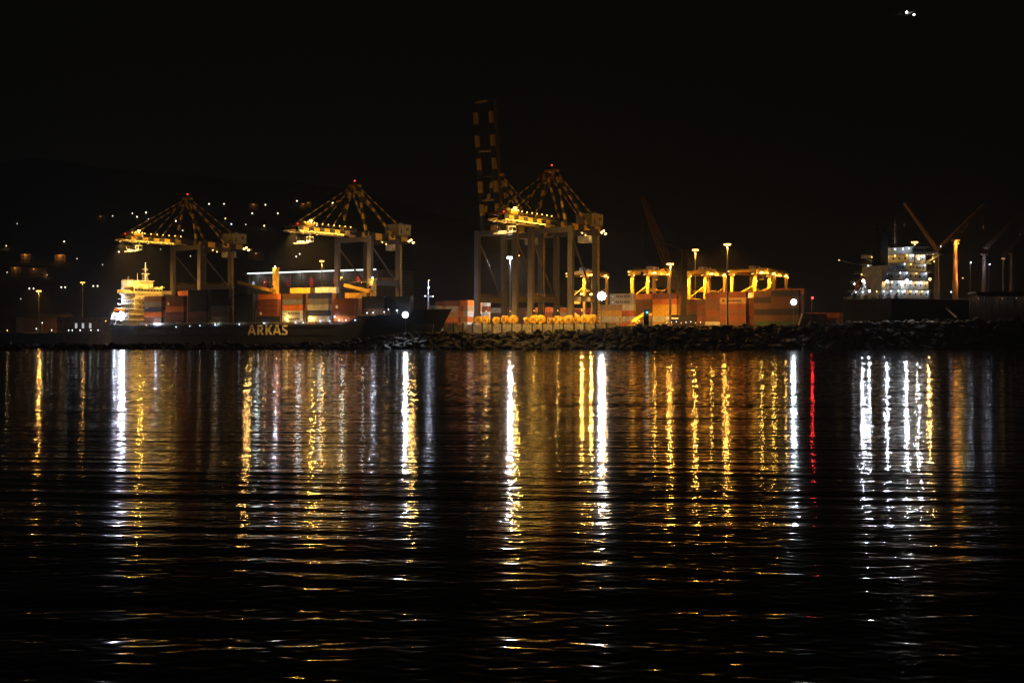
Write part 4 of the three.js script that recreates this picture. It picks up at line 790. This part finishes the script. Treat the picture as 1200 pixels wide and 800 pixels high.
  bulb(ship, 'stern_lamp', V(-0.6, by - 2.0, -14.2), WARM, 30, 0.2, 5); mb().bar(V(6.6, by - 3.9, -11), V(-0.6, by - 1.8, -14.2), 0.2, 0.2, W).build('lamp_bracket', paint, ship);
  bulb(ship, 'deck_lamp', toLocal(1115, 342, 548), COOL, 60, 0.22, 7);
  // deck cranes: a lit tower with one jib across it, another behind, and a dark one forward
  const LITTONE = [0.55, 0.32, 0.14], DIMTONE = [0.35, 0.2, 0.1], SHADETONE = [0.07, 0.05, 0.04];  // one crane paint in lit, dim and unlit tones; the light is in the colour
  const deckCrane = (x, yTop, tips, lampI, OR) => {
    const c = new THREE.Group(); c.name = 'deck_crane'; ship.add(c);
    mb().cyl(V(x, DK, 0), V(x, DK + 9, 0), 1.3, 1.2, 14, OR).cyl(V(x, DK + 9, 0), V(x, yTop, 0), 0.95, 0.85, 12, OR).box(x, yTop + 0.3, 0, 2.6, 0.6, 2.4, OR).build('tower', paint, c);
    for (const [a, b, w] of tips) { const j = mb(), d = b.clone().sub(a).normalize(), s = d.clone().cross(V(0, 1, 0)).normalize().multiplyScalar(0.9); j.bar(a.clone().add(s), b.clone().addScaledVector(s, 0.4), 0.5, w, OR).bar(a.clone().sub(s), b.clone().addScaledVector(s, -0.4), 0.5, w, OR); for (let k = 0; k < 12; k++) j.bar(a.clone().lerp(b, k / 12).addScaledVector(s, 0.9 - k * 0.04), a.clone().lerp(b, (k + 0.6) / 12).addScaledVector(s, -0.9 + k * 0.04), 0.3, 0.5, OR); j.build('jib', paint, c); mb().cyl(V(x, yTop + 0.5, 0.4), b.clone().add(V(0, 0.5, 0)), 0.07, 0.07, 5, DARK).build('luffing_rope', paint, c); mb().cyl(b, b.clone().add(V(0, -9, 0)), 0.06, 0.06, 5, DARK).build('hoist_rope', paint, c); mb().box(b.x, b.y - 9.6, b.z, 0.7, 1.3, 0.6, DARK).build('hook_block', paint, c); }
    if (lampI) { bulb(c, 'crane_lamp', V(x - 1.2, yTop - 1.2, 2.6), SODIUM, lampI, 0.22, 6); bulb(c, 'crane_lamp', V(x + 1, DK + 10, 3.2), SODIUM, lampI * 0.6, 0.2, 4); bulb(c, 'crane_lamp', V(x - 2, (DK + yTop) / 2 + 4, 3.2), SODIUM, lampI * 0.5, 0.1, 2); mb().bar(V(x, yTop - 0.8, 1), V(x - 1.2, yTop - 0.9, 2.6), 0.1, 0.1, DARK).bar(V(x, DK + 9.6, 1), V(x + 1, DK + 10, 3.2), 0.1, 0.1, DARK).bar(V(x, (DK + yTop) / 2 + 4, 1), V(x - 2, (DK + yTop) / 2 + 4, 3.2), 0.1, 0.1, DARK).build('lamp_bracket', paint, c); }
    return c;
  };
  deckCrane(46, 40, [[toLocal(1099, 294, 556), toLocal(1060, 238, 566), 1.1]], 0, DIMTONE);
  deckCrane(59, 46.5, [[toLocal(1095, 297, 552), toLocal(1153, 240, 558), 1.3]], 900, LITTONE);
  deckCrane(80, 41, [[toLocal(1155, 291, 575), toLocal(1196, 250, 580), 1.2]], 0, SHADETONE);
  deckCrane(101, 42, [[toLocal(1176, 300, 585), toLocal(1215, 258, 590), 1.1]], 0, SHADETONE);
  for (const [px, py] of [[1138, 307.5], [1160, 309.5]]) { const p = toLocal(px, py, 570); bulb(ship, 'deck_lamp', p, BLUISH, 420, 0.24, 10); mb().cyl(V(p.x, DK, p.z - 0.3), V(p.x, p.y, p.z - 0.3), 0.14, 0.1, 7, DARK).build('lamp_post', paint, ship); }
  // gangway down the side
  const ga = toLocal(1104, 356, 540), gb = toLocal(1121, 372, 530); mb().bar(ga, gb, 0.9, 0.25, [0.5, 0.5, 0.5]).bar(ga.clone().add(V(0, 1, 0)), gb.clone().add(V(0, 1, 0)), 0.08, 0.08, W).build('gangway', paint, ship);
}
{ // open dark shed on the right
  const Z = 524, a = at(1146, 338, Z), b = at(1215, 372, Z), gy = 4.2, t = thing('open_shed', 'dark open-sided shed with lit posts beside the bulk carrier', 'shed', V((a.x + b.x) / 2, gy, -Z), -0.1), w = b.x - a.x, H = a.y - gy - 1.6;
  mb().box(0, H, -6, w + 1, 0.5, 13, DARK).box(0, H - 0.9, 0.2, w, 1.3, 0.3, DARK).build('roof', paint, t);
  for (let k = 0; k < 9; k++) mb().box(-w / 2 + 0.3 + k * (w - 0.6) / 8, H / 2, 0, 0.35, H, 0.35, k % 3 ? STEEL : GREY).build('post', paint, t);
  mb().box(0, H / 2, -12, w, H, 0.4, [0.06, 0.055, 0.05]).build('back_wall', paint, t);
  mb().box(0, 0.15, -6, w + 1, 0.3, 13, [0.2, 0.2, 0.2]).build('floor', concrete, t);
  for (let k = 0; k < 5; k++) bulb(t, 'shed_lamp', V(-w / 2 + 3 + k * w / 5, H - 2.2, -9 + (k % 2) * 3), k % 2 ? COOL : WARM, 9, 0.12, 1.5);
  [-8, -3, 4, 9].forEach((x, k) => mb().box(x, 1.5 + (k % 2) * 0.5, -7 - k, 2.6, 2.6 + (k % 2), 2.4, [0.25, 0.22, 0.2]).build('cargo_bale', paint, t));
}
mastLight(1176, 303, -150, 'thin dark mast light behind the open shed', { I: 30, rings: 2, head: 0.4, k: 0.6, col: WARM });

// ------------------------------------------------------------------ warehouse with the white light strip
{
  const v = -96, u0 = uAt(292, v), u1 = uAt(443, v), H = yAt(318, depthUV((u0 + u1) / 2, v)) - QY, w = u1 - u0, t = thing('warehouse', 'large dark warehouse with a white light strip and red oval lamps', 'warehouse', Q((u0 + u1) / 2, v, QY), QTURN);
  mb().box(0, (H - 1) / 2, -15, w + 6, H - 1, 30, [0.16, 0.13, 0.12]).build('wall', concrete, t);
  mb().box(0, H - 0.6, -14.5, w + 7.5, 0.8, 32, [0.12, 0.12, 0.12]).build('roof', concrete, t);
  for (let k = 0; k < 13; k++) mb().box(-w / 2 + k * w / 12, (H - 1.4) / 2, 0.3, 1.0, H - 1.4, 0.6, [0.2, 0.17, 0.16]).build('pilaster', concrete, t);
  for (let k = 0; k < 6; k++) { const m = new THREE.Mesh(boxGeo, glow([0.85, 1, 0.97], 2.2)); m.name = 'strip_light'; m.scale.set(w / 6 - 0.25, 0.62, 0.3); m.position.set(-w / 2 + (k + 0.5) * w / 6, H - 0.1, 1.75); t.add(m); const l = new THREE.PointLight(new THREE.Color().setRGB(0.85, 1, 0.97), 90); l.position.set(m.position.x, H - 0.2, 2.5); l.shadow.radius = 60; l.castShadow = true; l.name = 'light'; t.add(l); }
  [[297, COOL, 0.5], [310.5, RED, 0.16], [337.5, RED, 0.12], [365, RED, 0.3], [393, RED, 0.35], [420, RED, 0.5]].forEach(([px, c, k]) => {
    const x = uAt(px, v + 1) - (u0 + u1) / 2, g = new THREE.SphereGeometry(1, 14, 10), m = new THREE.Mesh(g, glow(c, k)); m.name = 'oval_lamp'; m.scale.set(c === RED ? 1.2 : 0.9, c === RED ? 3.0 : 1.4, 0.5); m.position.set(x, H - 6.4, 1.2); t.add(m);
    mb().box(x, H - 6.4, 0.6, 0.4, 0.4, 0.6, DARK).build('lamp_bracket', paint, t);
    if (c === RED) { const l = new THREE.PointLight(new THREE.Color().setRGB(1, 0.1, 0.08), 10 * k); l.position.set(x, H - 6.4, 2.2); l.castShadow = true; l.shadow.radius = 30; l.name = 'light'; t.add(l); }
  });
}

// ------------------------------------------------------------------ left end of the port
{ // little stone hut
  const v = -20, p = Q(uAt(19.5, v), v), t = thing('quay_hut', 'small box-shaped hut beside the orange mast light', 'hut', p, QTURN);
  mb().box(0, 4.6, 0, 5.4, 9.2, 5.4, [0.35, 0.2, 0.1]).build('wall', concrete, t); mb().box(0, 9.35, 0, 6, 0.3, 6, GREY).build('roof', concrete, t);
  mb().box(0.8, 1.1, 2.73, 1.1, 2.2, 0.1, DARK).build('door', paint, t); mb().box(-1.4, 6.4, 2.73, 1.2, 1.2, 0.1, WHITE).build('window', glass, t);
}
{ // low building with lit windows
  const v = -55, u0 = uAt(66, v), u1 = uAt(121, v), w = u1 - u0, t = thing('quay_building', 'long low quay building with three lit windows', 'building', Q((u0 + u1) / 2, v), QTURN), H = 9.5;
  mb().box(0, H / 2, -6, w, H, 12, [0.3, 0.17, 0.11]).build('wall', concrete, t); mb().box(0, H + 0.2, -5.6, w + 1, 0.4, 13.4, [0.14, 0.1, 0.08]).build('roof', concrete, t);
  [89, 97, 105.5].forEach((px) => { const x = uAt(px, v) - (u0 + u1) / 2, f = mb().box(x, 4.4, 0.05, 2.5, 3.6, 0.16, DARK).build('window_frame', paint, t); for (const s of [-0.55, 0.55]) { const m = new THREE.Mesh(boxGeo, glow([0.9, 0.95, 1], 0.55)); m.name = 'window_pane'; m.scale.set(0.95, 3.2, 0.1); m.position.set(x + s, 4.4, 0.14); f.add(m); } });
  for (let k = 0; k < 6; k++) mb().box(-w / 2 + 4 + k * (w - 8) / 5, 6.9, 0.06, 1.5, 1.2, 0.1, WHITE).build('window', glass, t);
}
{ // far sheds closing the quay
  const t = thing('quay_shed', 'long dim shed behind the small hut', 'shed', Q(uAt(55, -100), -100), QTURN); mb().box(0, 5, 0, 46, 10, 14, [0.2, 0.11, 0.07]).build('wall', concrete, t);
  const r = new THREE.Shape(); r.moveTo(-7.6, 0); r.lineTo(0, 3.2); r.lineTo(7.6, 0); const g = new THREE.ExtrudeGeometry(r, { depth: 47, bevelEnabled: false }); g.rotateY(Math.PI / 2); g.translate(-23.5, 10, 0); mb().geo(g, null, [0.1, 0.07, 0.06]).build('roof', concrete, t);
}
// small lamps on short posts along the left quay
for (const [px, py, v, c, I] of [[13, 379, -60, WARM, 60], [8, 387, -50, WARM, 40], [49, 378, -70, COOL, 80], [42, 385, -60, COOL, 50], [60, 398, 10, COOL, 30], [84, 377, -80, WARM, 70], [80, 388, -40, COOL, 15], [84.3, 388, -40, COOL, 15], [93.5, 387.5, -44, COOL, 15], [106, 387, -44, COOL, 15], [123.5, 376, -40, WARM, 90], [114.5, 396, -30, COOL, 15]]) {
  const u = uAt(px, v), y = Math.max(QY + 1.5, yAt(py, depthUV(u, v))), t = thing('quay_lamp', 'small lamp on a thin post along the quay behind the ship\'s stern', 'lamp', Q(u, v), QTURN, 'small quay lamps');
  mb().cyl(V(0, 0, 0), V(0, y - QY - 0.2, 0), 0.12, 0.08, 7, STEEL).box(0, 0.15, 0, 0.5, 0.3, 0.5, GREY).build('post', paint, t); bulb(t, 'lamp_bulb', V(0, y - QY, 0), c, I, 0.24, 8);
}

// ------------------------------------------------------------------ lights on the hillside
const hillLamps = [[132, 253, 0.6], [75, 283, 1], [7, 288, 0.8, 1], [35, 301, 1], [90, 303, 0.5], [139, 295, 1.1], [30, 315, 0.8], [8, 319, 0.5], [34, 338, 1], [39, 338, 1], [71.5, 336.5, 1], [76, 336.5, 1], [109, 335, 1], [114, 335, 1], [24, 350, 0.4], [155, 250, 0.7], [160.5, 254, 1], [171, 249, 1.1], [174, 257, 0.9], [206, 259, 1], [214, 270, 0.7], [167, 277, 0.7], [245, 239, 1], [262.5, 239, 0.8], [264, 256, 0.9, 1], [271, 262.5, 1, 2], [295.5, 250, 1], [288, 263, 0.5], [309.5, 264.5, 1.2, 1], [306.5, 296, 1.1], [311, 240, 1], [325.5, 250, 1], [348, 235.5, 1], [354, 238.5, 0.7, 1], [361, 239.5, 0.6, 1], [390, 238, 1.5, 1], [371, 264, 0.9], [347, 300.5, 0.9], [351, 297.5, 0.9], [223, 300, 0.5], [55, 322, 0.4, 1], [120, 310, 0.4], [20, 262, 0.4], [188, 292, 0.4]];
for (const [px, py, s, c] of hillLamps) {
  const g = onHill(px, py + 3), t = thing('street_lamp', ['small white street lamp on the dark hillside', 'small warm street lamp on the dark hillside', 'small bluish street lamp on the dark hillside'][c || 0], 'street lamp', g.clone().setY(g.y - 0.5), 0, 'street lamps on the hillside');
  const d = -g.z, h = yAt(py, d) - g.y + 0.5, R = 0.34 * d / 1000 * (0.6 + 0.5 * s);
  mb().cyl(V(0, 0, 0), V(0, h, 0), 0.16, 0.1, 6, STEEL).box(0, h + R * 0.95, 0, R * 1.4, 0.2, R * 1.4, DARK).build('post', paint, t);
  const col = [[1, 0.86, 0.62], [1, 0.62, 0.25], [0.7, 0.85, 1]][c || 0], m = new THREE.Mesh(bulbGeo, glow(col, Math.round(30 * s) / 10)); m.name = 'lamp_bulb'; m.position.set(0, h, 0); m.scale.setScalar(R * 1.5); t.add(m);
  if (c !== 1) continue;
  const l = new THREE.PointLight(new THREE.Color().setRGB(...col), 22 * s); l.position.set(0, h - 0.4, R * 1.5 + 0.4); l.castShadow = true; l.shadow.radius = 15; l.name = 'light'; t.add(l);
}
// houses whose fronts catch an orange lamp
for (const [px, py, I, w] of [[29.5, 304, 260, 9], [70, 305, 420, 11], [18, 320, 120, 9], [40, 321, 60, 22], [118, 257, 22, 10], [297, 243, 90, 12], [355, 242, 110, 8], [361, 240, 110, 8], [300, 302, 26, 16]]) {
  const g = onHill(px, py + 3), t = thing('hillside_house', 'house front glowing in orange lamplight on the hillside', 'house', g.clone().setY(g.y - 2), 0.1, 'lamplit houses on the hillside');
  mb().box(0, 5, -5, w, 10, 9, [0.4, 0.3, 0.22]).build('wall', concrete, t);
  const r = new THREE.Shape(); r.moveTo(-5.2, 0); r.lineTo(0, 2.6); r.lineTo(5.2, 0); const e = new THREE.ExtrudeGeometry(r, { depth: w + 1, bevelEnabled: false }); e.rotateY(Math.PI / 2); e.translate(-w / 2 - 0.5, 10, -5); mb().geo(e, null, [0.14, 0.05, 0.03]).build('roof', concrete, t);
  for (const x of [-w * 0.28, w * 0.28]) for (const y of [3.4, 7]) mb().box(x, y, -0.46, 1.2, 1.5, 0.1, WHITE).build('window', glass, t);
  mb().bar(V(0, 8.8, -0.5), V(0, 9, 2.2), 0.12, 0.12, DARK).build('lamp_bracket', paint, t); bulb(t, 'unseen_house_lamp', V(0, 8.8, 2.3), SODIUM, I * 0.35, 0.24, 5);  // unseen lamp, placed to light the house front orange
}

// ------------------------------------------------------------------ an aeroplane with landing lights
{
  const Z = 1500, p = at(1063, 17.5, Z), t = thing('aeroplane', 'distant aeroplane showing two white landing lights in the night sky', 'aeroplane', p, 0.35);
  const f = new THREE.CapsuleGeometry(1.9, 30, 8, 14); f.rotateX(Math.PI / 2); mb().geo(f, null, [0.3, 0.3, 0.32]).build('fuselage', paint, t);
  const ws = new THREE.Shape(); ws.moveTo(0, 3); ws.lineTo(16, -5); ws.lineTo(16, -7); ws.lineTo(0, -3); ws.lineTo(-16, -7); ws.lineTo(-16, -5); const wg = new THREE.ExtrudeGeometry(ws, { depth: 0.4, bevelEnabled: false }); wg.rotateX(Math.PI / 2); mb().geo(wg, null, [0.25, 0.25, 0.26]).build('wing', paint, t);
  mb().box(0, 4, -14.5, 0.4, 5, 3.6, [0.3, 0.3, 0.32]).box(0, 2, -15, 11, 0.3, 2.4, [0.25, 0.25, 0.26]).build('tail', paint, t);
  for (const s of [-5.4, 5.4]) { mb().cyl(V(s, -1.2, 0), V(s, -1.2, 3.8), 1, 1.1, 12, [0.2, 0.2, 0.2]).build('engine', paint, t); }
  for (const [x, y, r] of [[-4.6, 1.1, 1.4], [5.6, -0.9, 1.3]]) { const m = new THREE.Mesh(bulbGeo, glow([0.95, 0.98, 1], 6)); m.name = 'landing_light'; m.scale.setScalar(r); m.position.set(x, y, 4.6); t.add(m); }
}

// a little sea haze, lit by the lamps
scene.fog = new THREE.FogExp2(0xffffff, 0.0001);
renderer.render(scene, camera);
